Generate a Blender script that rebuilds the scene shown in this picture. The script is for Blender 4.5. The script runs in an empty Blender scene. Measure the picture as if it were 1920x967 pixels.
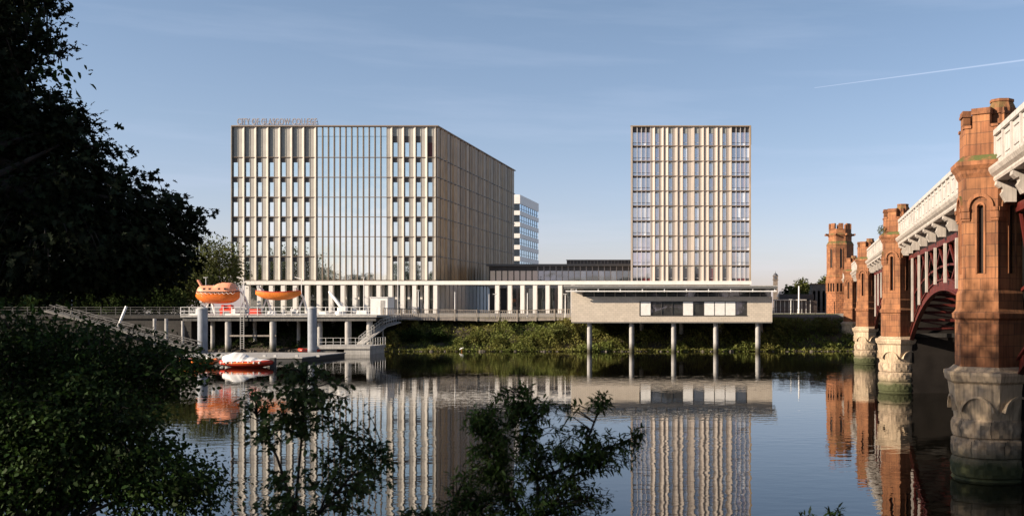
import bpy, math, random
import numpy as np
from mathutils import Vector, Matrix
R = math.radians
random.seed(7); RNG = np.random.default_rng(7)
SC = bpy.context.scene
COL = SC.collection

# ------------------------------------------------------------------ camera
CAMH, F, VX, HY = 6.5, 1920.0, 1409.0, 575.0
cd = bpy.data.cameras.new('camera'); cam = bpy.data.objects.new('camera', cd); COL.objects.link(cam)
cam.location = (0, 0, CAMH); cam.rotation_euler = (R(90), 0, 0)
cd.sensor_width = 36; cd.lens = 36
cd.shift_x = -(VX - 960) / 1920.0; cd.shift_y = (HY - 483.5) / 1920.0
cd.dof.use_dof = True; cd.dof.focus_distance = 150; cd.dof.aperture_fstop = 5.6
cd.clip_start = 0.1; cd.clip_end = 6000
SC.camera = cam
def PX(px, Y): return (px - VX) / F * Y
def PZ(py, Y): return CAMH - (py - HY) / F * Y

# ------------------------------------------------------------------ light, sky, exposure
SUN_EL, SUN_AZ = 21.0, 65.0          # azimuth: degrees to the left of straight behind the camera
w = bpy.data.worlds.new('World'); SC.world = w; w.use_nodes = True
nt = w.node_tree; N = nt.nodes; Lk = nt.links
for n in list(N): N.remove(n)
def nn(t, **k):
    n = N.new(t)
    for a, b in k.items(): setattr(n, a, b)
    return n
sky = nn('ShaderNodeTexSky', sky_type='NISHITA', sun_disc=False)
sky.sun_elevation = R(SUN_EL); sky.sun_rotation = R(180 + SUN_AZ)
sky.air_density = 1.0; sky.dust_density = 0.5; sky.ozone_density = 1.6; sky.altitude = 50
geo = nn('ShaderNodeTexCoord')
sep = nn('ShaderNodeSeparateXYZ'); Lk.new(geo.outputs['Generated'], sep.inputs[0])
def M(op, a, b=None, c=None):
    m = nn('ShaderNodeMath', operation=op)
    for i, v in enumerate((a, b, c)):
        if v is None: continue
        if isinstance(v, (int, float)): m.inputs[i].default_value = v
        else: Lk.new(v, m.inputs[i])
    return m.outputs[0]
def ramp(fac, stops):
    r = nn('ShaderNodeValToRGB'); Lk.new(fac, r.inputs[0])
    e = r.color_ramp.elements
    while len(e) < len(stops): e.new(0.5)
    for i, (p, c) in enumerate(stops):
        e[i].position = p; e[i].color = (c, c, c, 1) if isinstance(c, (int, float)) else tuple(c) + (1,)
    return r.outputs[0]
# thin high cirrus
mp = nn('ShaderNodeMapping'); mp.inputs['Scale'].default_value = (1.6, 1.6, 16); mp.inputs['Rotation'].default_value = (0, R(4), 0)
Lk.new(geo.outputs['Generated'], mp.inputs[0])
n1 = nn('ShaderNodeTexNoise'); n1.inputs['Scale'].default_value = 2.2; n1.inputs['Detail'].default_value = 8; n1.inputs['Roughness'].default_value = 0.55
Lk.new(mp.outputs[0], n1.inputs[0])
cirrus = M('MULTIPLY', ramp(n1.outputs[0], [(0.52, 0.0), (0.80, 1.0)]), 0.09)
# cumulus, only over the south (behind the camera): the college glass mirrors it
n2 = nn('ShaderNodeTexNoise'); n2.inputs['Scale'].default_value = 4.5; n2.inputs['Detail'].default_value = 9
mp2 = nn('ShaderNodeMapping'); mp2.inputs['Scale'].default_value = (1, 1, 2.4); mp2.inputs['Location'].default_value = (3.1, 0, 0.3); Lk.new(geo.outputs['Generated'], mp2.inputs[0]); Lk.new(mp2.outputs[0], n2.inputs[0])
cum = ramp(n2.outputs[0], [(0.44, 0.0), (0.58, 1.0)])
south = ramp(M('MULTIPLY', sep.outputs[1], -1.0), [(0.2, 0.0), (0.55, 1.0)])
lowb = ramp(sep.outputs[2], [(0.02, 1.0), (0.125, 0.0)])
cumf = M('MULTIPLY', M('MULTIPLY', cum, south), lowb)
# contrail: a straight streak between two sky directions
def cdir(px, py): return Vector(((px - VX) / F, 1, (HY - py) / F)).normalized()
ca, cb = cdir(1527, 165), cdir(1935, 111)
nrm = ca.cross(cb).normalized(); mid = (ca + cb).normalized(); tang = (cb - ca).normalized()
def DOT(v):
    d = nn('ShaderNodeVectorMath', operation='DOT_PRODUCT'); Lk.new(geo.outputs['Generated'], d.inputs[0]); d.inputs[1].default_value = v
    return d.outputs['Value']
width = M('ADD', 0.00035, M('MULTIPLY', M('MAXIMUM', M('ADD', DOT(tang), 0.1), 0.0), 0.0045))
cf = M('MAXIMUM', M('SUBTRACT', 1.0, M('DIVIDE', M('ABSOLUTE', DOT(nrm)), width)), 0.0)
hl = ca.angle(cb) / 2
inr = M('LESS_THAN', M('ABSOLUTE', DOT(tang)), math.sin(hl))
fwd = M('GREATER_THAN', DOT(mid), 0.5)
trail = M('MULTIPLY', M('MULTIPLY', M('MULTIPLY', cf, inr), fwd), 0.17)
def mixc(f, a, b):
    m = nn('ShaderNodeMix', data_type='RGBA'); Lk.new(f, m.inputs[0])
    for s, v in ((m.inputs[6], a), (m.inputs[7], b)):
        if isinstance(v, tuple): s.default_value = v
        else: Lk.new(v, s)
    return m.outputs[2]
c = mixc(cirrus, sky.outputs[0], (8.2, 8.4, 9.0, 1))
c = mixc(cumf, c, (10.5, 10.0, 9.0, 1))
c = mixc(trail, c, (13, 13, 13.5, 1))
hs = nn('ShaderNodeHueSaturation'); hs.inputs['Saturation'].default_value = 0.86; Lk.new(c, hs.inputs['Color'])
lowair = nn('ShaderNodeMix', data_type='RGBA', blend_type='MULTIPLY'); lowair.inputs[0].default_value = 1.0      # bright hazy air low over the horizon
Lk.new(hs.outputs[0], lowair.inputs[6]); Lk.new(ramp(sep.outputs[2], [(0.0, (1.22, 1.10, 1.45)), (0.07, (1.28, 1.20, 1.46)), (0.16, (1.18, 1.18, 1.34)), (0.30, (1.10, 1.17, 1.28)), (0.6, (0.85, 0.85, 0.9))]), lowair.inputs[7])
bg = nn('ShaderNodeBackground'); bg.inputs[1].default_value = 0.059; Lk.new(lowair.outputs[2], bg.inputs[0])
out = nn('ShaderNodeOutputWorld'); Lk.new(bg.outputs[0], out.inputs[0])

sd = bpy.data.lights.new('sun', 'SUN'); so = bpy.data.objects.new('sun', sd); COL.objects.link(so)
sd.energy = 5.0; sd.angle = R(0.5); sd.color = (1.0, 0.85, 0.68)
tosun = Vector((-math.sin(R(SUN_AZ)) * math.cos(R(SUN_EL)), -math.cos(R(SUN_AZ)) * math.cos(R(SUN_EL)), math.sin(R(SUN_EL))))
so.rotation_euler = tosun.to_track_quat('Z', 'Y').to_euler(); so.location = (-60, -20, 60)
vs = SC.view_settings; vs.view_transform = 'Standard'; vs.look = 'None'; vs.exposure = 0.90; vs.gamma = 1; vs.use_curve_mapping = False
SC.render.engine = 'CYCLES'
SC.cycles.max_bounces = 6; SC.cycles.transparent_max_bounces = 4

# ------------------------------------------------------------------ materials
MATS = {}
def mat(name, base, rough=0.7, var=0.15, vscale=1.5, bump=0.0, bscale=8.0, metal=0.0, spec=0.5, brick=None, dirt=None, streak=0.0, trans=0.0, island=0.0, moss=None, clr2=None, objvar=0.0):
    """procedural Principled material; brick=(width,height,mortar,colour2,mortar colour)"""
    m = bpy.data.materials.new(name); m.use_nodes = True
    t = m.node_tree; n = t.nodes; l = t.links
    b = n['Principled BSDF']
    b.inputs['Roughness'].default_value = rough; b.inputs['Metallic'].default_value = metal
    b.inputs['Specular IOR Level'].default_value = spec
    tc = n.new('ShaderNodeTexCoord')
    def mix(f, a, c_, mode='MIX'):
        x = n.new('ShaderNodeMix'); x.data_type = 'RGBA'; x.blend_type = mode
        if isinstance(f, (int, float)): x.inputs[0].default_value = f
        else: l.new(f, x.inputs[0])
        for s, v in ((x.inputs[6], a), (x.inputs[7], c_)):
            if isinstance(v, tuple): s.default_value = v if len(v) == 4 else v + (1,)
            else: l.new(v, s)
        return x.outputs[2]
    def noise(sc, det=5, vec=None, scl=None):
        q = n.new('ShaderNodeTexNoise'); q.inputs['Scale'].default_value = sc; q.inputs['Detail'].default_value = det
        v = vec or tc.outputs['Object']
        if scl:
            mm = n.new('ShaderNodeMapping'); mm.inputs['Scale'].default_value = scl; l.new(v, mm.inputs[0]); v = mm.outputs[0]
        l.new(v, q.inputs['Vector']); return q.outputs[0]
    def rp(f, a, b_, c0=0.0, c1=1.0):
        q = n.new('ShaderNodeMapRange'); l.new(f, q.inputs[0])
        q.inputs[1].default_value = a; q.inputs[2].default_value = b_; q.inputs[3].default_value = c0; q.inputs[4].default_value = c1
        return q.outputs[0]
    col = tuple(base)
    hgt = None
    if brick:
        bw, bh, mo, c2, mc = brick
        bt = n.new('ShaderNodeTexBrick'); bt.offset = 0.5
        bt.inputs['Scale'].default_value = 1; bt.inputs['Brick Width'].default_value = bw; bt.inputs['Row Height'].default_value = bh
        bt.inputs['Mortar Size'].default_value = mo; bt.inputs['Mortar Smooth'].default_value = 0.3; bt.inputs['Bias'].default_value = 0
        bt.inputs['Color1'].default_value = tuple(base) + (1,); bt.inputs['Color2'].default_value = tuple(c2) + (1,); bt.inputs['Mortar'].default_value = tuple(mc) + (1,)
        l.new(tc.outputs['UV'], bt.inputs['Vector'])
        col = bt.outputs['Color']; hgt = bt.outputs['Fac']
    f = rp(noise(vscale), 0.35, 0.65)
    k = 1 - var
    dk = mix(1.0, col, (k, k, k), 'MULTIPLY')
    if clr2: dk = tuple(clr2)
    col = mix(f, col, dk)
    if streak:
        s = rp(noise(3.0, 4, None, (3, 3, 0.18)), 0.45, 0.7)
        col = mix(s, col, mix(1.0, col, (1 - streak,) * 3, 'MULTIPLY'))
    if dirt:
        dcol, z0, z1 = dirt       # a stain by height above the water (tide marks)
        sp = n.new('ShaderNodeSeparateXYZ'); g = n.new('ShaderNodeNewGeometry'); l.new(g.outputs['Position'], sp.inputs[0])
        ad = n.new('ShaderNodeMath'); ad.operation = 'ADD'; l.new(sp.outputs[2], ad.inputs[0]); l.new(rp(noise(1.1), 0, 1, -0.5, 0.5), ad.inputs[1])
        col = mix(rp(ad.outputs[0], z0, z1, 1, 0), col, tuple(dcol))
    if moss:
        g = n.new('ShaderNodeNewGeometry'); sp = n.new('ShaderNodeSeparateXYZ'); l.new(g.outputs['Normal'], sp.inputs[0])
        up = rp(sp.outputs[2], 0.15, 0.6); ns = rp(noise(2.5), 0.35, 0.55)
        mu = n.new('ShaderNodeMath'); mu.operation = 'MULTIPLY'; l.new(up, mu.inputs[0]); l.new(ns, mu.inputs[1])
        col = mix(mu.outputs[0], col, tuple(moss))
    if island:
        g = n.new('ShaderNodeNewGeometry')
        v = rp(g.outputs['Random Per Island'], 0, 1, 1 - island, 1 + island)
        hsv = n.new('ShaderNodeHueSaturation'); l.new(v, hsv.inputs['Value']); l.new(rp(g.outputs['Random Per Island'], 0, 1, 0.485, 0.52), hsv.inputs['Hue']); 
        if isinstance(col, tuple): hsv.inputs['Color'].default_value = col + (1,)
        else: l.new(col, hsv.inputs['Color'])
        col = hsv.outputs[0]
    if objvar:
        oi = n.new('ShaderNodeObjectInfo'); hsv = n.new('ShaderNodeHueSaturation'); l.new(rp(oi.outputs['Random'], 0, 1, 1-objvar, 1+objvar), hsv.inputs['Value'])
        if isinstance(col, tuple): hsv.inputs['Color'].default_value = col + (1,)
        else: l.new(col, hsv.inputs['Color'])
        col = hsv.outputs[0]
    l.new(col, b.inputs['Base Color'])
    if bump or brick:
        bp = n.new('ShaderNodeBump'); bp.inputs['Distance'].default_value = 0.03
        bp.inputs['Strength'].default_value = max(bump, 0.25)
        hn = noise(bscale, 6)
        if hgt is not None:
            sb = n.new('ShaderNodeMath'); sb.operation = 'SUBTRACT'; l.new(hn, sb.inputs[0]); l.new(hgt, sb.inputs[1]); hn = sb.outputs[0]
        l.new(hn, bp.inputs['Height']); l.new(bp.outputs[0], b.inputs['Normal'])
    if trans:
        tr = n.new('ShaderNodeBsdfTranslucent'); l.new(col, tr.inputs[0])
        ms = n.new('ShaderNodeMixShader'); ms.inputs[0].default_value = trans
        l.new(b.outputs[0], ms.inputs[1]); l.new(tr.outputs[0], ms.inputs[2]); l.new(ms.outputs[0], n['Material Output'].inputs[0])
    MATS[name] = m
    return m
def glass_mat(name, tint, refl, rough=0.015, wob=0.004, inner=(0.02, 0.025, 0.03), sc=0.35, blinds=None):
    """mirror coated glazing over a dark room"""
    m = bpy.data.materials.new(name); m.use_nodes = True
    t = m.node_tree; n = t.nodes; l = t.links; b = n['Principled BSDF']
    b.inputs['Roughness'].default_value = 0.4; b.inputs['Base Color'].default_value = tuple(inner) + (1,)
    g = n.new('ShaderNodeBsdfGlossy'); g.inputs['Color'].default_value = tuple(tint) + (1,); g.inputs['Roughness'].default_value = rough
    tc = n.new('ShaderNodeTexCoord'); q = n.new('ShaderNodeTexNoise'); q.inputs['Scale'].default_value = sc; q.inputs['Detail'].default_value = 1
    l.new(tc.outputs['Object'], q.inputs['Vector'])
    bp = n.new('ShaderNodeBump'); bp.inputs['Strength'].default_value = 1; bp.inputs['Distance'].default_value = wob * 4
    l.new(q.outputs[0], bp.inputs['Height']); l.new(bp.outputs[0], g.inputs['Normal'])
    if blinds:
        gi = n.new('ShaderNodeObjectInfo'); mr = n.new('ShaderNodeValToRGB'); l.new(gi.outputs['Random'], mr.inputs[0])
        e = mr.color_ramp.elements; mr.color_ramp.interpolation = 'CONSTANT'
        while len(e) < len(blinds): e.new(0.5)
        for i, (p, c_) in enumerate(blinds): e[i].position = p; e[i].color = tuple(c_) + (1,)
        l.new(mr.outputs[0], b.inputs['Base Color'])
    ms = n.new('ShaderNodeMixShader'); ms.inputs[0].default_value = refl
    l.new(b.outputs[0], ms.inputs[1]); l.new(g.outputs[0], ms.inputs[2]); l.new(ms.outputs[0], n['Material Output'].inputs[0])
    MATS[name] = m; return m

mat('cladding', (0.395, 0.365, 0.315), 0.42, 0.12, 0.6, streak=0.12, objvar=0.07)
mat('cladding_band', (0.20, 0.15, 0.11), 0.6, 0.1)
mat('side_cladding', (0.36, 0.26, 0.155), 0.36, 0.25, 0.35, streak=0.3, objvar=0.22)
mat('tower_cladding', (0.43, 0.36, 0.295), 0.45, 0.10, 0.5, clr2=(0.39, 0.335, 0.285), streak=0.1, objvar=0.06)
mat('mullion_brown', (0.22, 0.17, 0.12), 0.45, 0.1)
mat('spandrel', (0.075, 0.065, 0.058), 0.5, 0.2)
mat('louvre', (0.30, 0.31, 0.28), 0.5, 0.12)
mat('dark_frame', (0.05, 0.045, 0.04), 0.5, 0.1)
mat('light_frame', (0.55, 0.52, 0.50), 0.5, 0.1)
mat('white_paint', (0.80, 0.78, 0.74), 0.5, 0.10, 1.2, streak=0.10)
mat('white_stone', (0.78, 0.74, 0.68), 0.6, 0.08, 0.8, streak=0.08)
mat('pale_concrete', (0.42, 0.40, 0.37), 0.85, 0.25, 1.3, bump=0.2, streak=0.3)
mat('dark_concrete', (0.12, 0.115, 0.105), 0.9, 0.35, 1.0, bump=0.3, streak=0.4)
mat('pile_concrete', (0.45, 0.43, 0.40), 0.8, 0.2, 1.5, bump=0.2, streak=0.35, dirt=((0.05, 0.045, 0.025), 0.3, 1.3))
mat('pile_steel', (0.30, 0.32, 0.35), 0.6, 0.2, 1.5, streak=0.3, dirt=((0.04, 0.04, 0.03), 0.2, 0.9))
mat('roof_grey', (0.16, 0.16, 0.155), 0.7, 0.15)
mat('tile_clad', (0.60, 0.52, 0.42), 0.7, 0.10, 0.8, brick=(0.62, 0.31, 0.012, (0.53, 0.46, 0.37), (0.30, 0.25, 0.2)))
mat('granite_steps', (0.30, 0.28, 0.25), 0.8, 0.2)
mat('sandstone_plain', (0.38, 0.16, 0.065), 0.88, 0.42, 0.8, bump=0.5, bscale=5, streak=0.5, brick=(1.15, 0.42, 0.012, (0.26, 0.10, 0.042), (0.17, 0.08, 0.04)))
mat('sandstone', (0.45, 0.190, 0.075), 0.88, 0.55, 0.55, bump=0.5, bscale=5, streak=0.5, moss=(0.07, 0.08, 0.02),
    brick=(1.15, 0.42, 0.014, (0.31, 0.115, 0.047), (0.20, 0.09, 0.045)))
mat('sandstone_trim', (0.35, 0.14, 0.058), 0.88, 0.45, 1.4, bump=0.5, bscale=6, streak=0.5, moss=(0.08, 0.09, 0.022))
mat('sandstone_rough', (0.42, 0.16, 0.065), 0.9, 0.4, 1.3, bump=1.0, bscale=3.5, brick=(0.8, 0.42, 0.03, (0.30, 0.12, 0.05), (0.10, 0.05, 0.03)))
mat('granite_pier', (0.52, 0.39, 0.26), 0.88, 0.5, 2.2, bump=1.0, bscale=4.5, streak=0.35, dirt=((0.05, 0.055, 0.018), 0.55, 1.35),
    brick=(1.25, 9.0, 0.016, (0.36, 0.27, 0.18), (0.10, 0.08, 0.06)))
mat('granite_cap', (0.58, 0.44, 0.29), 0.85, 0.35, 1.0, bump=0.6, bscale=5, streak=0.45, dirt=((0.06, 0.07, 0.025), 0.35, 0.95))
mat('slit_dark', (0.02, 0.012, 0.008), 0.9, 0.2)
mat('iron_red', (0.115, 0.014, 0.009), 0.5, 0.35, 1.5, streak=0.3)
mat('iron_dark', (0.02, 0.006, 0.005), 0.55, 0.3)
mat('iron_white', (0.54, 0.48, 0.415), 0.5, 0.25, 1.5, streak=0.35)
mat('parapet_white', (0.54, 0.50, 0.455), 0.5, 0.2, 1.5, streak=0.3)
mat('orange_grp', (0.85, 0.20, 0.03), 0.35, 0.12, 1.0, streak=0.15)
mat('faded_orange', (0.88, 0.36, 0.20), 0.45, 0.15, 1.0, streak=0.15)
mat('amber_hull', (0.88, 0.30, 0.03), 0.35, 0.12, 1.0)
mat('yellowed_orange', (0.86, 0.24, 0.03), 0.45, 0.2, 1.0, streak=0.25)
mat('red_paint', (0.62, 0.05, 0.02), 0.4, 0.15)
mat('canvas_white', (0.78, 0.76, 0.72), 0.8, 0.12, 2.0, bump=0.4, bscale=3)
mat('galvanised', (0.50, 0.49, 0.46), 0.5, 0.2, 2.0)
mat('dark_masonry', (0.045, 0.04, 0.034), 0.9, 0.4, 0.8, bump=0.4, streak=0.4, brick=(0.9, 0.4, 0.02, (0.035, 0.03, 0.026), (0.02, 0.02, 0.018)))  # very dark stone with darker joints, for quay wall and pier caps
mat('arch_shade_masonry', (0.018, 0.015, 0.013), 0.95, 0.4, 0.8, bump=0.4, spec=0.1)  # near-black base: the gloom under the arches is put into the colour
mat('dull_steel', (0.045, 0.042, 0.04), 0.6, 0.2)
mat('timber_grey', (0.34, 0.29, 0.24), 0.85, 0.3, 2.0, streak=0.3)
mat('rubber', (0.03, 0.03, 0.03), 0.7, 0.1)
mat('bark', (0.035, 0.027, 0.02), 0.95, 0.4, 4, bump=0.8, bscale=10)
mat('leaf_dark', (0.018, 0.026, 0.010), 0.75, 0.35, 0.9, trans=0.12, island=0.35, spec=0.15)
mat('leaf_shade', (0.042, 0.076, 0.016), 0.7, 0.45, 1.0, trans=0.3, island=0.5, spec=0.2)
mat('leaf_sapling', (0.062, 0.100, 0.026), 0.6, 0.35, 2.5, trans=0.35, island=0.45, spec=0.3)
mat('leaf_sunny', (0.11, 0.12, 0.03), 0.7, 0.4, 0.25, trans=0.25, island=0.35, spec=0.2)
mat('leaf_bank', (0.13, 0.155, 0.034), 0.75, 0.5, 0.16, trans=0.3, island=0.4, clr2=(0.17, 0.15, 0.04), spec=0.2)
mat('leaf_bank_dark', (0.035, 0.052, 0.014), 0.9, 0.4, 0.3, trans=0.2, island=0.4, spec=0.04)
mat('soil', (0.075, 0.058, 0.038), 0.95, 0.4, 0.6, bump=0.8, bscale=2)
mat('rubble', (0.11, 0.09, 0.07), 0.9, 0.4, 1.5, bump=0.6, island=0.4)
mat('paving', (0.30, 0.28, 0.25), 0.85, 0.15, 0.3)
mat('lawn', (0.10, 0.11, 0.03), 0.95, 0.4, 0.5)
mat('grass_near', (0.03, 0.045, 0.015), 0.95, 0.4, 0.7, bump=0.6)
mat('brown_glass_wall', (0.05, 0.04, 0.035), 0.3, 0.3)
mat('old_stone', (0.24, 0.19, 0.15), 0.9, 0.3)
mat('slate', (0.09, 0.09, 0.10), 0.7, 0.2)
mat('gull_white', (0.8, 0.8, 0.78), 0.8, 0.05)
mat('silver_paint', (0.55, 0.55, 0.56), 0.3, 0.05, metal=0.4)
mat('sign_letters', (0.27, 0.245, 0.25), 0.5, 0.1)
glass_mat('glass_main', (0.90, 0.98, 0.95), 0.70, inner=(0.05, 0.06, 0.055), blinds=[(0, (0.04, 0.05, 0.045)), (0.5, (0.12, 0.13, 0.115)), (0.75, (0.07, 0.075, 0.07)), (0.88, (0.30, 0.29, 0.26))])
glass_mat('glass_side', (0.80, 0.72, 0.6), 0.22, inner=(0.03, 0.026, 0.02))
glass_mat('glass_tower', (0.85, 0.86, 0.88), 0.48, wob=0.004, inner=(0.1, 0.09, 0.1),
          blinds=[(0, (0.17, 0.15, 0.16)), (0.25, (0.34, 0.30, 0.31)), (0.45, (0.24, 0.15, 0.15)), (0.6, (0.46, 0.44, 0.43)), (0.78, (0.14, 0.12, 0.14)), (0.90, (0.75, 0.73, 0.71))])
glass_mat('glass_tower_base', (0.7, 0.7, 0.7), 0.15, inner=(0.06, 0.012, 0.012), blinds=[(0, (0.03, 0.02, 0.02)), (0.4, (0.14, 0.015, 0.015)), (0.7, (0.05, 0.05, 0.05))])
glass_mat('glass_ground', (0.7, 0.78, 0.74), 0.22, inner=(0.025, 0.032, 0.028))
glass_mat('glass_link', (0.75, 0.8, 0.82), 0.22, inner=(0.03, 0.03, 0.03), blinds=[(0, (0.03, 0.03, 0.03)), (0.45, (0.10, 0.11, 0.11)), (0.65, (0.32, 0.33, 0.33)), (0.85, (0.05, 0.05, 0.05))])
glass_mat('glass_office', (0.70, 0.85, 1.0), 0.75, inner=(0.10, 0.13, 0.17))
glass_mat('glass_pavilion', (0.6, 0.6, 0.6), 0.2, inner=(0.03, 0.027, 0.024))

# ------------------------------------------------------------------ mesh helpers
WL = {}
class MB:
    def __init__(s): s.v = []; s.f = []; s.uv = []; s.sm = []
    def face(s, pts, uv=None, smooth=False):
        i = len(s.v); s.v += [tuple(p) for p in pts]; s.f.append(tuple(range(i, i + len(pts)))); s.uv.append(uv); s.sm.append(smooth)
    def box(s, a, b):
        x0, y0, z0 = a; x1, y1, z1 = b
        if x0 > x1: x0, x1 = x1, x0
        if y0 > y1: y0, y1 = y1, y0
        if z0 > z1: z0, z1 = z1, z0
        p = [(x0,y0,z0),(x1,y0,z0),(x1,y1,z0),(x0,y1,z0),(x0,y0,z1),(x1,y0,z1),(x1,y1,z1),(x0,y1,z1)]
        s.solid(p, [(0,3,2,1),(4,5,6,7),(0,1,5,4),(1,2,6,5),(2,3,7,6),(3,0,4,7)])
        return s
    def solid(s, pts, faces, smooth=False):
        i = len(s.v); s.v += [tuple(p) for p in pts]
        for f in faces: s.f.append(tuple(i + k for k in f)); s.uv.append(None); s.sm.append(smooth)
    def prism(s, poly, z0, z1, poly1=None):
        """vertical prism from a plan outline (counter-clockwise)"""
        n = len(poly); q = poly1 or poly
        p = [(x, y, z0) for x, y in poly] + [(x, y, z1) for x, y in q]
        s.solid(p, [tuple(reversed(range(n))), tuple(range(n, 2 * n))] + [(i, (i+1) % n, n + (i+1) % n, n + i) for i in range(n)])
        return s
    def bar(s, a, b, wd, ht=None, up=(0, 0, 1)):
        a = Vector(a); b = Vector(b); d = (b - a).normalized(); ht = ht or wd
        u = Vector(up)
        if abs(d.dot(u)) > 0.98: u = Vector((0, 1, 0))
        x = d.cross(u).normalized() * wd / 2; y = x.cross(d).normalized() * ht / 2
        p = [a - x - y, a + x - y, a + x + y, a - x + y, b - x - y, b + x - y, b + x + y, b - x + y]
        s.solid(p, [(0,3,2,1),(4,5,6,7),(0,1,5,4),(1,2,6,5),(2,3,7,6),(3,0,4,7)]); return s
    def tube(s, pts, rad, n=8, smooth=True):
        pts = [Vector(p) for p in pts]; rads = rad if isinstance(rad, (list, tuple)) else [rad] * len(pts)
        i0 = len(s.v)
        for k, p in enumerate(pts):
            d = (pts[min(k+1, len(pts)-1)] - pts[max(k-1, 0)]).normalized()
            u = Vector((0, 0, 1)) if abs(d.z) < 0.9 else Vector((0, 1, 0))
            x = d.cross(u).normalized(); y = x.cross(d)
            for j in range(n):
                a = 2 * math.pi * j / n
                s.v.append(tuple(p + x * math.cos(a) * rads[k] + y * math.sin(a) * rads[k]))
        for k in range(len(pts) - 1):
            for j in range(n):
                a = i0 + k*n + j; b = i0 + k*n + (j+1) % n
                s.f.append((a, b, b + n, a + n)); s.uv.append(None); s.sm.append(smooth)
        s.f.append(tuple(i0 + j for j in reversed(range(n)))); s.f.append(tuple(i0 + (len(pts)-1)*n + j for j in range(n)))
        s.uv += [None, None]; s.sm += [False, False]; return s
    def lathe(s, prof, cx, cy, n=32, smooth=False, a0=0.0):
        """prof: (radius, z) from bottom up; uv runs along the girth in metres"""
        for (r0, z0), (r1, z1) in zip(prof[:-1], prof[1:]):
            for j in range(n):
                a = a0 + 2*math.pi*j/n; b = a0 + 2*math.pi*(j+1)/n
                P = [(cx+r0*math.cos(a), cy+r0*math.sin(a), z0), (cx+r0*math.cos(b), cy+r0*math.sin(b), z0), (cx+r1*math.cos(b), cy+r1*math.sin(b), z1), (cx+r1*math.cos(a), cy+r1*math.sin(a), z1)]
                rr = max(r0, r1)
                s.face(P, [(rr*(a-a0), z0), (rr*(b-a0), z0), (rr*(b-a0), z1), (rr*(a-a0), z1)], smooth)
        r, z = prof[-1]
        s.face([(cx+r*math.cos(a0+2*math.pi*j/n), cy+r*math.sin(a0+2*math.pi*j/n), z) for j in range(n)])
        r, z = prof[0]
        s.face([(cx+r*math.cos(a0+2*math.pi*j/n), cy+r*math.sin(a0+2*math.pi*j/n), z) for j in reversed(range(n))])
        return s
    def loft(s, rings, closed=True, caps=True, smooth=True):
        n = len(rings[0]); i0 = len(s.v)
        for r in rings: s.v += [tuple(p) for p in r]
        for k in range(len(rings) - 1):
            for j in range(n if closed else n - 1):
                a = i0 + k*n + j; b = i0 + k*n + (j+1) % n
                s.f.append((a, b, b+n, a+n)); s.uv.append(None); s.sm.append(smooth)
        if caps:
            s.f.append(tuple(i0 + j for j in reversed(range(n)))); s.f.append(tuple(i0 + (len(rings)-1)*n + j for j in range(n))); s.uv += [None, None]; s.sm += [False, False]
        return s
    def make(s, name, material, parent=None, world=True, at=None):
        off = Vector((0, 0, 0))
        if parent is not None:
            if world: off = WL.get(parent.name, Vector((0, 0, 0)))
        elif at is not None: off = Vector(at)
        me = bpy.data.meshes.new(name)
        V = [(x - off[0], y - off[1], z - off[2]) for x, y, z in s.v]
        me.from_pydata(V, [], s.f)
        uvl = me.uv_layers.new(name='UVMap').data
        arr = np.zeros(len(me.loops) * 2, dtype=np.float32); li = 0
        A = s.v
        for f, uv in zip(s.f, s.uv):
            n = len(f)
            if uv is None:
                a, b, c_ = A[f[0]], A[f[1]], A[f[2]]
                ux, uy, uz = b[0]-a[0], b[1]-a[1], b[2]-a[2]; vx, vy, vz = c_[0]-b[0], c_[1]-b[1], c_[2]-b[2]
                nx, ny, nz = uy*vz-uz*vy, uz*vx-ux*vz, ux*vy-uy*vx
                h = math.hypot(nx, ny)
                if h < 0.3 * (abs(nz) + 1e-9):
                    for k in range(n): arr[2*(li+k)] = A[f[k]][0]; arr[2*(li+k)+1] = A[f[k]][1]
                else:
                    tx, ty = -ny / (h + 1e-12), nx / (h + 1e-12)
                    for k in range(n): arr[2*(li+k)] = A[f[k]][0]*tx + A[f[k]][1]*ty; arr[2*(li+k)+1] = A[f[k]][2]
            else:
                for k in range(n): arr[2*(li+k)], arr[2*(li+k)+1] = uv[k]
            li += n
        uvl.foreach_set('uv', arr)
        me.polygons.foreach_set('use_smooth', s.sm)
        me.materials.append(MATS[material])
        o = bpy.data.objects.new(name, me); COL.objects.link(o)
        if parent is not None:
            o.parent = parent; WL[o.name] = off.copy()
        else:
            o.location = off; WL[o.name] = off.copy()
        return o
def tag(o, label=None, cat=None, group=None, kind=None):
    if label: o['label'] = label
    if cat: o['category'] = cat
    if group: o['group'] = group
    if kind: o['kind'] = kind
    return o
def thing(name, label, cat, loc=(0, 0, 0), rz=0.0, group=None):
    o = bpy.data.objects.new(name, None); COL.objects.link(o); o.location = loc; o.rotation_euler = (0, 0, rz)
    o.empty_display_size = 0.3; WL[o.name] = Vector(loc); return tag(o, label, cat, group)
def structure(o): o['kind'] = 'structure'; return o
def kids(o): return [c_ for c_ in KID.get(o.name, [])]
def dup(root, loc, label, rz=None, group=None, scale=None):
    def cp(o, par):
        c_ = o.copy(); COL.objects.link(c_); c_.parent = par
        for ch in o.children: cp(ch, c_)
        return c_
    r = cp(root, None); r.location = loc; r['label'] = label
    if rz is not None: r.rotation_euler = (0, 0, rz)
    if group: r['group'] = group
    if scale: r.scale = (scale,) * 3
    return r
def B(a, b): return MB().box(a, b)

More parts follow.
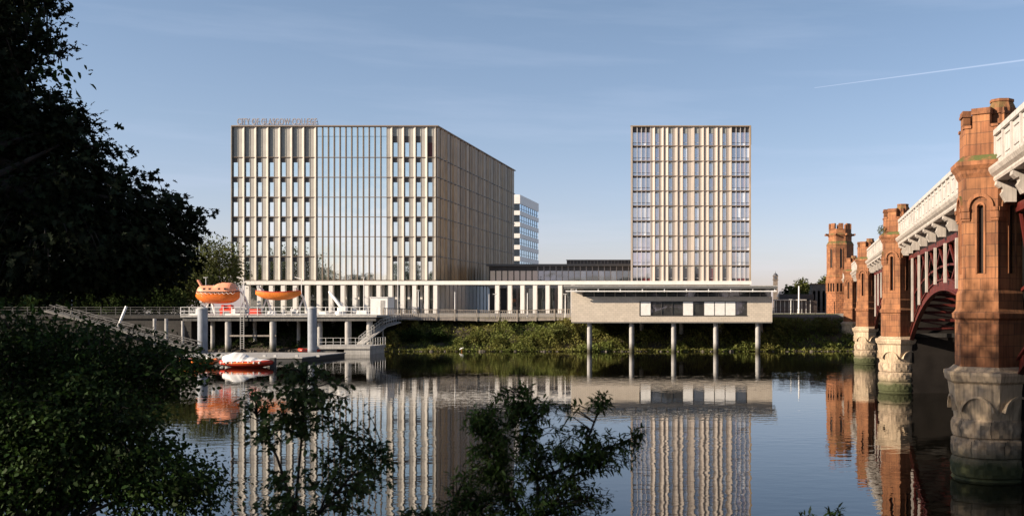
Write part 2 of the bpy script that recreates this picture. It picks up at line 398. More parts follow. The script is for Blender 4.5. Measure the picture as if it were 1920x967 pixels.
# ------------------------------------------------------------------ foliage helpers
LEAF = {
 'oval': [(0, 0), (0.28, 0.35), (0.22, 0.75), (0, 1.0), (-0.22, 0.75), (-0.28, 0.35)],
 'quad': [(0, 0), (0.33, 0.45), (0, 1.0), (-0.33, 0.45)],
 'lance': [(0, 0), (0.13, 0.3), (0.10, 0.7), (0, 1.0), (-0.10, 0.7), (-0.13, 0.3)],
 'oak': [(0, 0), (0.14, 0.18), (0.42, 0.22), (0.16, 0.42), (0.50, 0.60), (0.14, 0.66), (0.24, 0.90), (0, 1.05), (-0.24, 0.90), (-0.14, 0.66), (-0.50, 0.60), (-0.16, 0.42), (-0.42, 0.22), (-0.14, 0.18)],
 'maple': [(0, 0), (0.30, 0.05), (0.24, 0.30), (0.52, 0.50), (0.22, 0.58), (0, 1.0), (-0.22, 0.58), (-0.52, 0.50), (-0.24, 0.30), (-0.30, 0.05)],
}
def leaves_mesh(name, pts, dirs, size, shape, material, parent=None, at=None, flat=0.5):
    """one leaf polygon at each point; dirs = growth direction per leaf"""
    n = len(pts); T = np.array(LEAF[shape]); k = len(T)
    d = dirs / (np.linalg.norm(dirs, axis=1, keepdims=True) + 1e-9)
    up = RNG.normal(size=(n, 3)); up[:, 2] += flat * 3
    x = np.cross(d, up); x /= (np.linalg.norm(x, axis=1, keepdims=True) + 1e-9)
    nz = np.cross(x, d)
    s = size * RNG.uniform(0.45, 1.35, n)
    fold = np.abs(T[:, 0])[None, :, None] * 0.35 * nz[:, None, :] - (T[:, 1] ** 2)[None, :, None] * 0.25 * nz[:, None, :]
    V = pts[:, None, :] + s[:, None, None] * (x[:, None, :] * T[None, :, 0:1] + d[:, None, :] * T[None, :, 1:2] + fold)
    V = V.reshape(-1, 3).astype(np.float32)
    off = np.array(at if at is not None else (WL[parent.name] if parent is not None else (0, 0, 0)), dtype=np.float32)
    V -= off
    me = bpy.data.meshes.new(name)
    me.vertices.add(n * k); me.vertices.foreach_set('co', V.ravel())
    me.loops.add(n * k); me.loops.foreach_set('vertex_index', np.arange(n * k, dtype=np.int32))
    me.polygons.add(n); me.polygons.foreach_set('loop_start', np.arange(0, n * k, k, dtype=np.int32))
    me.update(calc_edges=True); me.validate()
    me.materials.append(MATS[material])
    o = bpy.data.objects.new(name, me); COL.objects.link(o)
    if parent is not None: o.parent = parent
    elif at is not None: o.location = at
    return o
def rand_dirs(n, spread=1.0, up=0.0):
    d = RNG.normal(size=(n, 3)); d[:, 2] = d[:, 2] * spread + up; return d
def in_ellipsoid(n, c_, r, shell=0.0):
    v = RNG.normal(size=(n, 3)); v /= np.linalg.norm(v, axis=1, keepdims=True)
    rad = (shell + (1 - shell) * RNG.uniform(0, 1, n)) ** (1/2.4)
    return np.array(c_) + v * rad[:, None] * np.array(r)
def make_tree(name, label, cat, base, blobs, ncl, per, leaf, shape, lmat, clr=0.5, trunk=0.3, group=None, fork=0.35, twigs=0, limbs=14, shell=0.15, droop=0.0, flat=0.5, trunk_top=None):
    """blobs: (centre, radii); ncl clusters of `per` leaves; one crown mesh and one trunk mesh with limbs"""
    t = thing(name, label, cat, base, 0, group)
    vol = np.array([r[0]*r[1]*r[2] for _, r in blobs]) ** 0.75; vol /= vol.sum()
    C = np.concatenate([in_ellipsoid(max(1, int(round(ncl * q))), c_, r, shell) for (c_, r), q in zip(blobs, vol)])
    cen = np.mean([c_ for c_, _ in blobs], axis=0)
    sub = C[:, None, :] + np.clip(RNG.normal(size=(len(C), per, 3)), -1.7, 1.7) * np.array([clr, clr, clr * 0.55])
    outw = C - np.array(cen); outw /= (np.linalg.norm(outw, axis=1, keepdims=True) + 1e-6)
    D = outw[:, None, :] * 0.9 + RNG.normal(size=sub.shape) * 0.8; D[:, :, 2] -= droop
    leaves_mesh('crown', sub.reshape(-1, 3), D.reshape(-1, 3), leaf, shape, lmat, t, flat=flat)
    m = MB(); b = Vector(base); tp = Vector(trunk_top) if trunk_top is not None else Vector((float(cen[0]), float(cen[1]), float(cen[2])))
    f = b.lerp(tp, fork)
    bend = Vector((random.uniform(-1, 1), random.uniform(-1, 1), 0)) * trunk * 0.6
    m.tube([b, b.lerp(f, 0.1) , b.lerp(f, 0.5) + bend, f, f.lerp(tp, 0.5) - bend, tp], [trunk*1.35, trunk, trunk*0.88, trunk*0.75, trunk*0.45, trunk*0.12], 9)
    idx = RNG.choice(len(C), size=min(limbs, len(C)), replace=False)
    for i in idx:
        e = Vector(C[i]); s0 = b.lerp(tp, random.uniform(fork, 0.85)) ; md = s0.lerp(e, 0.5) + Vector((0, 0, 0.12 * (e - s0).length))
        r0 = trunk * random.uniform(0.22, 0.4)
        m.tube([s0, md, e], [r0, r0 * 0.6, r0 * 0.15], 6)
    for i in range(0, len(C), max(1, len(C)//twigs)) if twigs else []:     # fine twigs run back from the leaf sprays
        e = Vector(C[i]); bk = e.lerp(Vector(cen), 0.16); m.tube([bk, bk.lerp(e, 0.5)+Vector((0, 0, .04)), e+(e-bk).normalized()*clr], [clr*0.07, clr*0.05, clr*0.02], 4)
    m.make('trunk', 'bark', t)
    return t

# ================================================================== ground and water
# water
wm = bpy.data.materials.new('river_water'); wm.use_nodes = True
t_ = wm.node_tree; n_ = t_.nodes; l_ = t_.links; b_ = n_['Principled BSDF']
b_.inputs['Base Color'].default_value = (0.005, 0.0045, 0.003, 1); b_.inputs['Roughness'].default_value = 0.008; b_.inputs['IOR'].default_value = 1.42
tc_ = n_.new('ShaderNodeTexCoord')
def wn(scale, vec, det):
    mm = n_.new('ShaderNodeMapping'); mm.inputs['Scale'].default_value = vec; l_.new(tc_.outputs['Object'], mm.inputs[0])
    q = n_.new('ShaderNodeTexNoise'); q.inputs['Scale'].default_value = scale; q.inputs['Detail'].default_value = det; l_.new(mm.outputs[0], q.inputs['Vector']); return q.outputs[0]
def wmath(op, a, b):
    m = n_.new('ShaderNodeMath'); m.operation = op
    for i, v in enumerate((a, b)):
        if isinstance(v, (int, float)): m.inputs[i].default_value = v
        else: l_.new(v, m.inputs[i])
    return m.outputs[0]
wa = wn(0.85, (1.0, 1.6, 1), 2); wb = wn(2.2, (1.0, 1.5, 1), 2)
patch = n_.new('ShaderNodeMapRange'); l_.new(wn(0.035, (1, 2.2, 1), 3), patch.inputs[0]); patch.inputs[1].default_value = 0.42; patch.inputs[2].default_value = 0.62; patch.inputs[3].default_value = 0.35; patch.inputs[4].default_value = 1.3
hh = wmath('MULTIPLY', wmath('ADD', wmath('MULTIPLY', wa, 0.7), wmath('ADD', wmath('MULTIPLY', wb, 0.085), wmath('MULTIPLY', wn(7.0, (1, 1.3, 1), 1), 0.010))), patch.outputs[0])
bp_ = n_.new('ShaderNodeBump'); bp_.inputs['Strength'].default_value = 1.0; bp_.inputs['Distance'].default_value = 0.0120
l_.new(hh, bp_.inputs['Height']); l_.new(bp_.outputs[0], b_.inputs['Normal'])
MATS['river_water'] = wm
structure(B((-700, -60, -0.4), (700, 170, 0)).make('water', 'river_water'))

# river bed and ground: one sheet each side
def heightfield(name, material, xs, ys, fn):
    m = MB(); V = [(x, y, fn(x, y)) for y in ys for x in xs]; nx = len(xs)
    m.solid(V, [(j*nx+i, j*nx+i+1, (j+1)*nx+i+1, (j+1)*nx+i) for j in range(len(ys)-1) for i in range(nx-1)], True)
    return structure(m.make(name, material))
def sm(a, b, t):
    t = min(1, max(0, (t-a)/(b-a))); return t*t*(3-2*t)
def hn(x, y): return math.sin(x*0.31+1.3*math.sin(y*0.23))*0.5+math.sin(x*0.83+y*0.57)*0.3+math.sin(x*1.9-y*1.1)*0.2
EDGE = 163.0; GZ = 5.25
def bank_z(x, y):
    k = sm(148.5, EDGE, y); lin = min(1, max(0, (y-148.5)/(EDGE-148.5)))
    z = -0.9 + (0.5*k+0.5*lin) * (GZ - 0.35 + 0.9)
    return z + hn(x, y) * 0.28 * math.sin(math.pi*lin)
xs = [-700, -400, -250] + [x for x in np.arange(-180, 181, 3.0)] + [250, 400, 700]
heightfield('river_bank', 'soil', xs, list(np.arange(146.5, 163.6, 1.0)), bank_z)
structure(B((-700, 163.3, 3.5), (700, 2600, GZ)).make('quay_ground', 'paving'))
def near_z(x, y):
    e = 19 + 1.5*math.sin(x*0.21) + (7.5 if x < -12 else 0) * sm(-12, -20, -abs(x) if x < 0 else 0) 
    k = sm(5, e, y); return 4.55 - k * 5.4 + hn(x*1.7, y*1.7) * 0.10
heightfield('near_bank', 'grass_near', [-700, -300] + list(np.arange(-120, 61, 2.5)) + [120, 300, 700], [-400, -100, -50] + list(np.arange(-30, 32, 1.5)), near_z)
structure(B((169, 163.3, GZ), (400, 900, GZ+0.004)).make('far_road', 'dark_concrete'))

# ================================================================== college building
YF, XS, YB = 202.0, PX(818, 202), 268.0
XL = PX(436, YF)
zs = [PZ(p, YF) for p in (525.5, 481, 444, 407, 370, 332.7, 295.5, 238)]     # bottom to top
ZB, ZT = zs[0], zs[-1]
col_b = thing('college_building', 'large beige finned glass college block with a tall glazed centre and lettering on its roof', 'building', ((XL+XS)/2, YF, GZ))
def ffront(Y): return lambda u, p: (u, Y - p)
def fside(X): return lambda u, p: (X + p, u)
def profile(fr, pts, z0, z1, m):
    q = [fr(u, p) for u, p in pts]; a = sum(q[i][0]*q[(i+1) % len(q)][1]-q[(i+1) % len(q)][0]*q[i][1] for i in range(len(q)))
    if a < 0: q.reverse()
    return m.prism(q, z0, z1)
def fold_panel(fr, a, b, z0, z1, out=0.36, base=0.07, split=0.58, mirror=False):
    s = a + (b-a)*split
    pts = [(a, -0.15), (a, base+0.05), (a+0.06, base+0.05), (a+0.06, base), (s, base), (b-0.07, out), (b, out), (b, -0.15)]
    if mirror: pts = [(a+b-u, p) for u, p in reversed(pts)]
    return profile(fr, pts, z0, z1, MB())
def fbox(fr, a, b, p0, p1, z0, z1, m=None):
    m = m or MB(); x0, y0 = fr(a, p0); x1, y1 = fr(b, p1); m.box((x0, y0, z0), (x1, y1, z1)); return m
ff = ffront(YF); fs = fside(XS)
# solid core behind the glass
B((XL+0.1, YF+0.35, ZB-0.05), (XS-0.35, YB-0.1, ZT-0.3)).make('wall', 'dark_frame', col_b)
rb = B((XL-0.05, YF-0.52, ZT), (XS+0.5, YB, ZT+0.22)).make('roof', 'cladding_band', col_b)
B((-92, 215, ZT+0.22), (-74, 250, ZT+1.0)).make('plant_room', 'louvre', rb)
wins = []      # front windows
panels = []
for i in range(7):
    wins.append((PX(437.3+22.4*i, YF), PX(446.8+22.4*i, YF), 'L')); panels.append((PX(446.8+22.4*i, YF), PX(459.7+22.4*i, YF)))
panels.append((PX(725.0, YF), PX(736.8, YF)))
for i in range(4):
    a = 736.8+21.8*i; wins.append((PX(a, YF), PX(a+9.2, YF), 'R' if i < 3 else 'E'))
    panels.append((PX(a+9.2, YF), PX(a+21.8, YF)) if i < 3 else (PX(a+9.2, YF), XS))
for a, b in panels: fold_panel(ff, a, b, ZB, ZT).make('cladding_panel', 'cladding', col_b)
def window(a, b, z0, z1, fr, par, gm, sp=0.95, spm='spandrel', louvre=False, rail=None):
    """recessed window: dark frame, spandrel head and one glass pane"""
    m = MB(); t_w = 0.06
    fbox(fr, a, a+t_w, -0.12, 0.04, z0, z1, m); fbox(fr, b-t_w, b, -0.12, 0.04, z0, z1, m)
    fbox(fr, a+t_w, b-t_w, -0.12, 0.03, z0, z0+0.07, m)
    f = m.make('window', 'dark_frame', par)
    if louvre:
        q = MB(); k = z1
        fbox(fr, a+t_w, b-t_w, -0.10, -0.04, z0+0.07, z1, q)
        for zz in np.arange(z0+0.2, z1-0.05, 0.28): fbox(fr, a+t_w, b-t_w, -0.04, 0.0, zz, zz+0.10, q)
        q.make('louvre', 'louvre', f); return f
    if sp: fbox(fr, a+t_w, b-t_w, -0.10, 0.0, z1-sp, z1, MB()).make('spandrel', spm, f)
    fbox(fr, a+t_w, b-t_w, -0.10, -0.05, z0+0.07, z1-sp, MB()).make('pane', gm, f)
    if rail: fbox(fr, a+t_w, b-t_w, -0.05, 0.02, z0+rail, z0+rail+0.07, MB()).make('rail', 'light_frame', f)
    return f
for k in range(7):
    z0, z1 = zs[k]+0.1, zs[k+1]-0.02
    for a, b, kd in wins:
        if k == 6 and kd == 'L': window(a, b, z0, z1, ff, col_b, 'glass_main', louvre=True)
        elif k == 6:
            f = window(a, b, z0, z1-1.8, ff, col_b, 'glass_main' if kd != 'E' else 'iron_red', 1.3)
            fbox(ff, a, b, -0.1, 0.0, z1-1.8, z1, MB()).make('louvre', 'louvre', f)
        else: window(a, b, z0, z1, ff, col_b, 'glass_main')
# tall curtain wall in the middle, one glazing band per storey, projecting mullions
ca0, ca1 = PX(594, YF), PX(725, YF)
pw = (ca1-ca0)/12
for k in range(7):
    m = MB()
    for j in range(12): fbox(ff, ca0+pw*j+0.06, ca0+pw*(j+1)-0.06, -0.10, -0.05, zs[k]+0.1, zs[k+1]-0.02 - (1.9 if k == 6 else 0), m)
    g_ = m.make('curtain_glazing', 'glass_main', col_b)
    if k == 6: fbox(ff, ca0, ca1, -0.1, -0.03, zs[7]-1.85, zs[7]-0.02, MB()).make('head_glazing', 'glass_main', g_)
for j in range(12): fbox(ff, ca0+pw*j-0.08, ca0+pw*j+0.08, -0.12, 0.20, ZB, ZT, MB()).make('mullion', 'mullion_brown', col_b)
for k in range(8):
    if k < 7: fbox(ff, XL, XS, -0.1, 0.27, zs[k]-0.02, zs[k]+0.07, MB()).make('floor_band', 'cladding_band', col_b)
fbox(ff, XL-0.12, XL, -0.4, 0.45, ZB, ZT, MB()).make('corner_trim', 'cladding', col_b)
# east side: folded metal panels and narrow dark windows
nS = 28; mS = (YB-YF)/nS; rest = MB(); cnt = 0
for j in range(nS):
    u0 = YF + mS*j
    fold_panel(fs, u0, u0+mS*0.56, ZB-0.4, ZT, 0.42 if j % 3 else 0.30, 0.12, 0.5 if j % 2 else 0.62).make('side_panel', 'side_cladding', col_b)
    for k in range(7):
        z0, z1 = zs[k]+0.1, zs[k+1]-0.02
        fbox(fs, u0+mS*0.56+0.05, u0+mS-0.03, -0.10, -0.05, z0, z1, rest)
tag(rest.make('side_glazing', 'glass_side', col_b), kind='stuff')
for k in range(7): fbox(fs, YF-0.36, YB, -0.1, 0.36, zs[k]-0.02, zs[k]+0.11, MB()).make('side_floor_band', 'dark_frame', col_b)
# ground floor: glazed, set back behind the columns, pale stone on the east side
gf = MB(); gx0, gx1 = XL+1, XS-0.5
B((gx0, YF+3.6, GZ), (gx1, YB-1, ZB-0.05)).make('ground_floor_wall', 'dark_frame', col_b)
m = MB(); nG = 16; gw = (gx1-gx0)/nG
for j in range(nG): m.box((gx0+gw*j+0.08, YF+3.45, GZ+0.1), (gx0+gw*(j+1)-0.08, YF+3.55, ZB-0.5))
m.make('ground_floor_glazing', 'glass_ground', col_b)
for j in range(nG+1): B((gx0+gw*j-0.07, YF+3.2, GZ), (gx0+gw*j+0.07, YF+3.5, ZB-0.3)).make('ground_mullion', 'white_paint', col_b)
B((XL+0.2, YF+0.1, ZB-0.45), (XS-0.2, YF+3.6, ZB-0.06)).make('soffit', 'pale_concrete', col_b)
nP = 22
for j in range(nP):
    u0 = YF+0.8 + (YB-YF-1)/nP*j
    B((XS-0.5, u0, GZ), (XS-0.12, u0+2.2, ZB-0.42)).make('stone_panel', 'white_stone', col_b)
    B((XS-0.5, u0+2.2, GZ), (XS-0.3, u0+2.9, ZB-0.42)).make('ground_slot_window', 'glass_side', col_b)

# roof sign
sg = thing('roof_sign', 'row of pale capital letters standing on the left of the college roof', 'sign', (XL+1, YF+0.3, ZT+0.22))
cu = bpy.data.curves.new('letters', 'FONT'); cu.body = 'CITY OF GLASGOW COLLEGE'; cu.size = 1.0; cu.extrude = 0.10; cu.resolution_u = 3; cu.space_character = 1.05; cu.offset = 0.012
to = bpy.data.objects.new('letters_src', cu); COL.objects.link(to)
dg = bpy.context.evaluated_depsgraph_get(); dg.update()
me = bpy.data.meshes.new_from_object(to.evaluated_get(dg)); bpy.data.objects.remove(to)
xsx = [v.co.x for v in me.vertices]; ysy = [v.co.y for v in me.vertices]
sx = (PX(593, YF)-PX(443.5, YF))/(max(xsx)-min(xsx)); sy = 1.28/(max(ysy)-min(ysy))
for v in me.vertices:
    x, y, z = v.co; v.co = ((x-min(xsx))*sx + PX(443.5, YF)-(XL+1), -z*1.0, (y-min(ysy))*sy+0.22)
me.materials.clear(); me.materials.append(MATS['sign_letters'])
lo = bpy.data.objects.new('letters', me); COL.objects.link(lo); lo.parent = sg
m = MB()
for zz in (0.30, 0.95): m.bar((PX(443, YF), YF+0.5, ZT+0.22+zz), (PX(593.5, YF), YF+0.5, ZT+0.22+zz), 0.05)
for xx in np.linspace(PX(443.5, YF), PX(593, YF), 16): m.bar((xx, YF+0.5, ZT+0.2), (xx, YF+0.5, ZT+1.45), 0.05); m.bar((xx, YF+0.5, ZT+1.3), (xx, YF+1.4, ZT+0.2), 0.04)
m.make('support_frame', 'galvanised', sg)

# white colonnade in front
YC = 200.2
zb0, zb1 = PZ(533.5, YC), PZ(526.5, YC)
cl = thing('colonnade', 'long white colonnade with slim square columns carrying a flat white beam', 'colonnade', (-70, YC, GZ))
B((PX(450, YC), YC-0.2, zb0), (PX(1409, YC), YC+1.1, zb1)).make('beam', 'white_stone', cl)
B((XS+0.6, YC+1.1, zb1-0.25), (PX(1183, YC), YC+9, zb1-0.05)).make('canopy_roof', 'pale_concrete', cl)
cols = [463+22.4*i for i in range(16)] + [816] + [932+23.6*i for i in range(7)]
c0 = B((PX(cols[0], YC)-0.38, YC, GZ), (PX(cols[0], YC)+0.38, YC+0.8, zb0)).make('column', 'white_stone', cl)
for p in cols[1:]:
    c_ = c0.copy(); COL.objects.link(c_); c_.location.x = PX(p, YC)-PX(cols[0], YC)
for i in range(7):
    c_ = c0.copy(); COL.objects.link(c_); c_.location = (PX(943+23.6*i, YC+5)-PX(cols[0], YC)*0.55, 5, 0); c_.scale = (0.55, 1, 1)
# link building behind the colonnade
YL = 222.0
lk = thing('link_building', 'low dark glazed link block between the college and the tower', 'building', (PX(1050, YL), YL, GZ))
lx0, lx1 = PX(918, YL), PX(1190, YL)
B((lx0, YL+0.3, GZ), (lx1, YL+14, PZ(497, YL))).make('wall', 'dark_frame', lk)
lr = B((lx0-0.4, YL-0.9, PZ(499, YL)), (lx1, YL+15, PZ(495, YL))).make('roof', 'roof_grey', lk)
B((PX(1058, YL), YL+3, PZ(495, YL)), (lx1, YL+12, PZ(486, YL))).make('roof_storey', 'spandrel', lr)
m = MB()
for j in range(20): m.box((PX(1058, YL)+j*0.75, YL+2.9, PZ(495, YL)), (PX(1058, YL)+j*0.75+0.08, YL+3.0, PZ(487, YL)))
m.box((PX(1058, YL)-0.1, YL+2.8, PZ(487, YL)), (lx1, YL+12, PZ(485.5, YL))); m.make('roof_storey_trim', 'pale_concrete', lr)
nL = 24; lw = (lx1-lx0)/nL
for j in range(nL):
    f = B((lx0+lw*j-0.07, YL-0.12, PZ(527, YL)), (lx0+lw*j+0.07, YL+0.3, PZ(499, YL))).make('mullion', 'dark_frame' if j < 8 else 'light_frame', lk)
    if j >= 8: B((lx0+lw*j+0.07, YL+0.1, PZ(526, YL)), (lx0+lw*(j+1)-0.07, YL+0.2, PZ(507.5, YL))).make('window', 'glass_link', lk)
    else: B((lx0+lw*j+0.07, YL+0.1, PZ(526, YL)), (lx0+lw*(j+1)-0.07, YL+0.2, PZ(502, YL))).make('window', 'glass_side', lk)
B((lx0, YL-0.05, PZ(507.5, YL)), (lx1, YL+0.3, PZ(499, YL))).make('fascia', 'spandrel', lk)
for j in range(12):
    x = PX(950+18*j, YL-1)
    B((x, YL-1.2, GZ), (x+0.5, YL-0.6, PZ(540, YL))).make('ground_pier', 'timber_grey', lk)
    B((x+0.55, YL-0.9, GZ), (x+2.0, YL-0.8, PZ(540, YL))).make('ground_window', 'glass_ground', lk)
B((lx0, YL-1.0, PZ(540, YL)), (lx1, YL+0.29, PZ(535, YL))).make('ground_soffit', 'pale_concrete', lk)

# ================================================================== residential tower
YT = 200.6
tw = thing('residential_tower', 'slim square tower faced with tan fins and narrow mixed windows', 'building', (PX(1296, YT), YT, GZ))
tz = [PZ(p, YT) for p in (528, 498.3, 470.3, 442.4, 414.4, 386.4, 358.4, 330.6, 302.7, 274.3, 238)]
ft = ffront(YT); TX0, TX1 = PX(1183, YT), PX(1408, YT)
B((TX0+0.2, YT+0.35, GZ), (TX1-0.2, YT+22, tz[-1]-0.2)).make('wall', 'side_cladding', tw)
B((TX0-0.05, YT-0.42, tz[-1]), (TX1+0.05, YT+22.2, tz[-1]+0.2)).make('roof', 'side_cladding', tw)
tp_ = lambda c_: PX(1170+c_/4.835, YT)
fbox(ft, TX0, tp_(80), -0.3, 0.40, tz[0], tz[-1], MB()).make('corner_trim', 'tower_cladding', tw)
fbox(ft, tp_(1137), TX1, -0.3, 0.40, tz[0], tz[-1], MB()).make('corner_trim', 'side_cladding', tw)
for a, b in ((240, 282), (320, 361), (361, 403), (440, 488), (488, 535), (575, 640), (680, 725), (725, 770), (808, 850), (850, 893), (928, 977)):
    fold_panel(ft, tp_(a), tp_(b), tz[0], tz[-1], 0.22, 0.06, 0.5).make('cladding_panel', 'tower_cladding', tw)
for k in range(10):
    z0, z1 = tz[k]+0.1, tz[k+1]-0.03
    for a, b in ((282, 320), (403, 440), (535, 575), (640, 680), (770, 808), (893, 928)):
        window(tp_(a), tp_(b), z0, z1, ft, tw, 'glass_tower' if k else 'glass_tower_base', 0.4 if k < 9 else 1.3, 'louvre', rail=0.55)
    for a, b in ((80, 240), (977, 1137)):
        f = fbox(ft, tp_(a), tp_(b), -0.14, -0.11, z0, z1, MB()).make('window', 'spandrel', tw); q = (b-a)/4
        for j in range(4):
            fbox(ft, tp_(a+q*j)+0.07, tp_(a+q*(j+1))-0.07, -0.10, -0.05, z0+0.6, z1-0.3 - (0.8 if k == 9 else 0), MB()).make('pane', 'glass_tower', f)
            fbox(ft, tp_(a+q*j)+0.07, tp_(a+q*(j+1))-0.07, -0.10, -0.06, z0+0.02, z0+0.5, MB()).make('lower_pane', 'glass_tower' if k else 'glass_tower_base', f)
            fbox(ft, tp_(a+q*(j+1))-0.07, tp_(a+q*(j+1))+0.05, -0.12, 0.12, z0, z1, MB()).make('mullion', 'light_frame', f)
    fbox(ft, tp_(80), tp_(1137), -0.1, 0.25, tz[k]-0.02, tz[k]+0.11, MB()).make('floor_band', 'cladding_band', tw)

# white and blue glass office block far behind
YO = 300.0
ob = thing('office_block', 'distant white banded office block with blue glass behind the college', 'building', (-68, YO, GZ))
ox0, ox1 = PX(950, YO), PX(975, YO); ozt = PZ(365, YO); fh = 3.35
B((ox0, YO+0.3, GZ), (ox1-0.3, 326, ozt-0.4)).make('wall', 'dark_frame', ob)
B((ox0, YO, ozt-2.6), (ox1, 326.3, ozt)).make('roof', 'white_paint', ob)
for k in range(12):
    z0 = ozt-2.6-fh*(k+1)
    B((ox0, YO, z0), (ox1, 326.3, z0+1.3)).make('floor_band', 'white_paint', ob)
    wb_ = B((ox0, YO+0.2, z0+1.3), (ox1-0.2, 326.1, z0+fh)).make('window_band', 'glass_office', ob)
    m = MB(); m.box((ox1-0.25, YO+0.1, z0+1.95), (ox1-0.12, 326.2, z0+2.03))
    for q in range(9): m.box((ox1-0.25, YO+0.1+3*q, z0+1.3), (ox1-0.12, YO+0.2+3*q, z0+fh))
    m.make('glazing_bars', 'spandrel', wb_)

# ================================================================== pavilion on stilts
YP = 147.0
pv = thing('pavilion', 'beige tiled single storey pavilion on round stilts with one long strip window', 'building', (PX(1260, YP), YP, 0))
px_ = lambda p: PX(p, YP); pz_ = lambda p: PZ(p, YP)
wx0, wx1, wz0, wz1 = px_(1199), px_(1401), pz_(591.6), pz_(564.3)
m = MB(); xl, xr, z0, z1, yb = px_(1071), px_(1448), pz_(603.5), pz_(556), YP+13
m.box((xl, YP, z0), (wx0, YP+0.5, z1)); m.box((wx1, YP, z0), (xr, YP+0.5, z1)); m.box((wx0, YP, z0), (wx1, YP+0.5, wz0)); m.box((wx0, YP, wz1), (wx1, YP+0.5, z1))
m.box((xl, YP+0.5, z0), (xl+0.4, yb, z1)); m.box((xr-0.4, YP+0.5, z0), (xr, yb, z1)); m.box((xl+0.4, yb-0.4, z0), (xr-0.4, yb, z1))
m.make('wall', 'tile_clad', pv)
B((xl+0.4, YP+0.5, z0+0.03), (xr-0.4, yb-0.4, z0+0.3)).make('floor_slab', 'dark_concrete', pv)
B((xl+0.06, YP+0.06, z0-0.14), (xr-0.06, yb-0.06, z0-0.003)).make('underside', 'roof_grey', pv)
m = MB(); m.box((wx0, YP+0.12, wz0), (wx0+0.12, YP+0.3, wz1)); m.box((wx1-0.12, YP+0.12, wz0), (wx1, YP+0.3, wz1)); m.box((wx0+0.12, YP+0.12, wz1-0.1), (wx1-0.12, YP+0.3, wz1)); m.box((wx0, YP-0.06, wz0-0.05), (wx1, YP+0.3, wz0+0.06))
wf = m.make('strip_window', 'dark_frame', pv); q = (wx1-wx0-0.24)/10
for j in range(10):
    a = wx0+0.12+q*j
    B((a+q-0.06, YP+0.10, wz0+0.06), (a+q+0.06, YP+0.3, wz1-0.1)).make('mullion', 'dark_frame', wf)
    B((a+0.06, YP+0.06 if j in (0, 4, 6, 7, 8) else YP+0.2, wz0+0.06), (a+q-0.06, YP+0.26, wz1-0.1)).make('pane' if j not in (0, 4, 6, 7, 8) else 'blind', 'glass_pavilion' if j not in (0, 4, 6, 7, 8) else 'canvas_white', wf)
m = MB(); m.box((px_(1093), YP+0.5, z1), (xr-0.2, YP+0.65, pz_(541)))
cg = m.make('clerestory_window', 'glass_pavilion', pv)
B((xl, YP, z1), (px_(1092.5), YP+0.5, pz_(543))).make('parapet', 'tile_clad', pv)
for j in range(19):
    x = px_(1093)+j*(xr-px_(1093)-0.3)/18
    B((x, YP+0.35, z1), (x+0.12, YP+0.5, pz_(541))).make('clerestory_mullion', 'timber_grey', cg)
B((px_(1062), YP-1.9, pz_(541)+0.0), (px_(1457), yb+1.2, pz_(537.5))).make('roof', 'roof_grey', pv)
B((px_(1062)-0.04, YP-1.98, pz_(537.5)+0.003), (px_(1457)+0.04, yb+1.3, pz_(535.5))).make('roof_edge', 'pale_concrete', pv)
sr = MB().box((px_(1062)+0.2, YP-1.75, pz_(547)), (px_(1456), YP-1.5, pz_(545))).make('sun_rail', 'white_paint', pv)
for j in range(10):
    x = px_(1083+40.9*j)
    m = MB(); m.box((x, YP-1.5, pz_(546.5)), (x+0.16, YP+0.34, pz_(545.2))); m.bar((x+0.08, YP-1.66, pz_(547.5)), (x+0.08, YP-1.66, pz_(541)), 0.16); m.make('rail_bracket', 'white_paint', pv)
for j in range(5):
    for yy, rr in ((YP+1.0, 0.36), (YP+9.5, 0.33)):
        MB().lathe([(rr, -1.5), (rr, z0-0.14)], px_(1103.5+79.4*j)+ (0.0 if yy < YP+2 else 0.5), yy, 20, True).make('stilt', 'pile_concrete', pv)

# ================================================================== railway bridge
BA = -math.atan(0.0526)             # the bridge runs almost straight away from the camera
BX0, BY0, SP = 9.22, 39.35, 39.3
def bloc(k): return (BX0 + 0.0526*SP*k, BY0 + SP*k, 0)
def hexa(r, cx=0.0, cy=0.0, back=None):
    """hexagon with a flat face to -x; back = x to which it is run under the bridge as a straight wall"""
    ap = r*math.cos(math.pi/6)
    p = [(cx-ap, cy+r/2), (cx-ap, cy-r/2), (cx, cy-r)]
    if back is None: return p + [(cx+ap, cy-r/2), (cx+ap, cy+r/2), (cx, cy+r)]
    return p + [(back, cy-r), (back, cy+r), (cx, cy+r)]
def ring(m, prof, back=None, cx=0.0):
    for (r0, z0), (r1, z1) in zip(prof[:-1], prof[1:]):
        if z1 - z0 > 1e-6: m.prism(hexa(r0, cx, 0, back), z0, z1, hexa(r1, cx, 0, back))
    return m
FACES = [(-1.0, 0.0), (-0.5, -math.sqrt(3)/2), (0.5, -math.sqrt(3)/2), (-0.5, math.sqrt(3)/2), (0.5, math.sqrt(3)/2), (1.0, 0.0)]
def fpt(n, ap, s, out, z):   # point on face with normal n at apothem ap
    return (n[0]*(ap+out) - n[1]*s, n[1]*(ap+out) + n[0]*s, z)
def arch_strip(m, n, ap, cz, r0, r1, out0, out1, a0=0, a1=180, seg=14):
    """raised arched moulding on a face"""
    for i in range(seg):
        a, b = R(a0+(a1-a0)*i/seg), R(a0+(a1-a0)*(i+1)/seg)
        P = lambda r, t, o: fpt(n, ap, r*math.cos(t), o, cz + r*math.sin(t))
        q = [P(r0, a, out0), P(r1, a, out0), P(r1, b, out0), P(r0, b, out0), P(r0, a, out1), P(r1, a, out1), P(r1, b, out1), P(r0, b, out1)]
        m.solid(q, [(0,3,2,1),(4,5,6,7),(0,1,5,4),(1,2,6,5),(2,3,7,6),(3,0,4,7)])
    return m
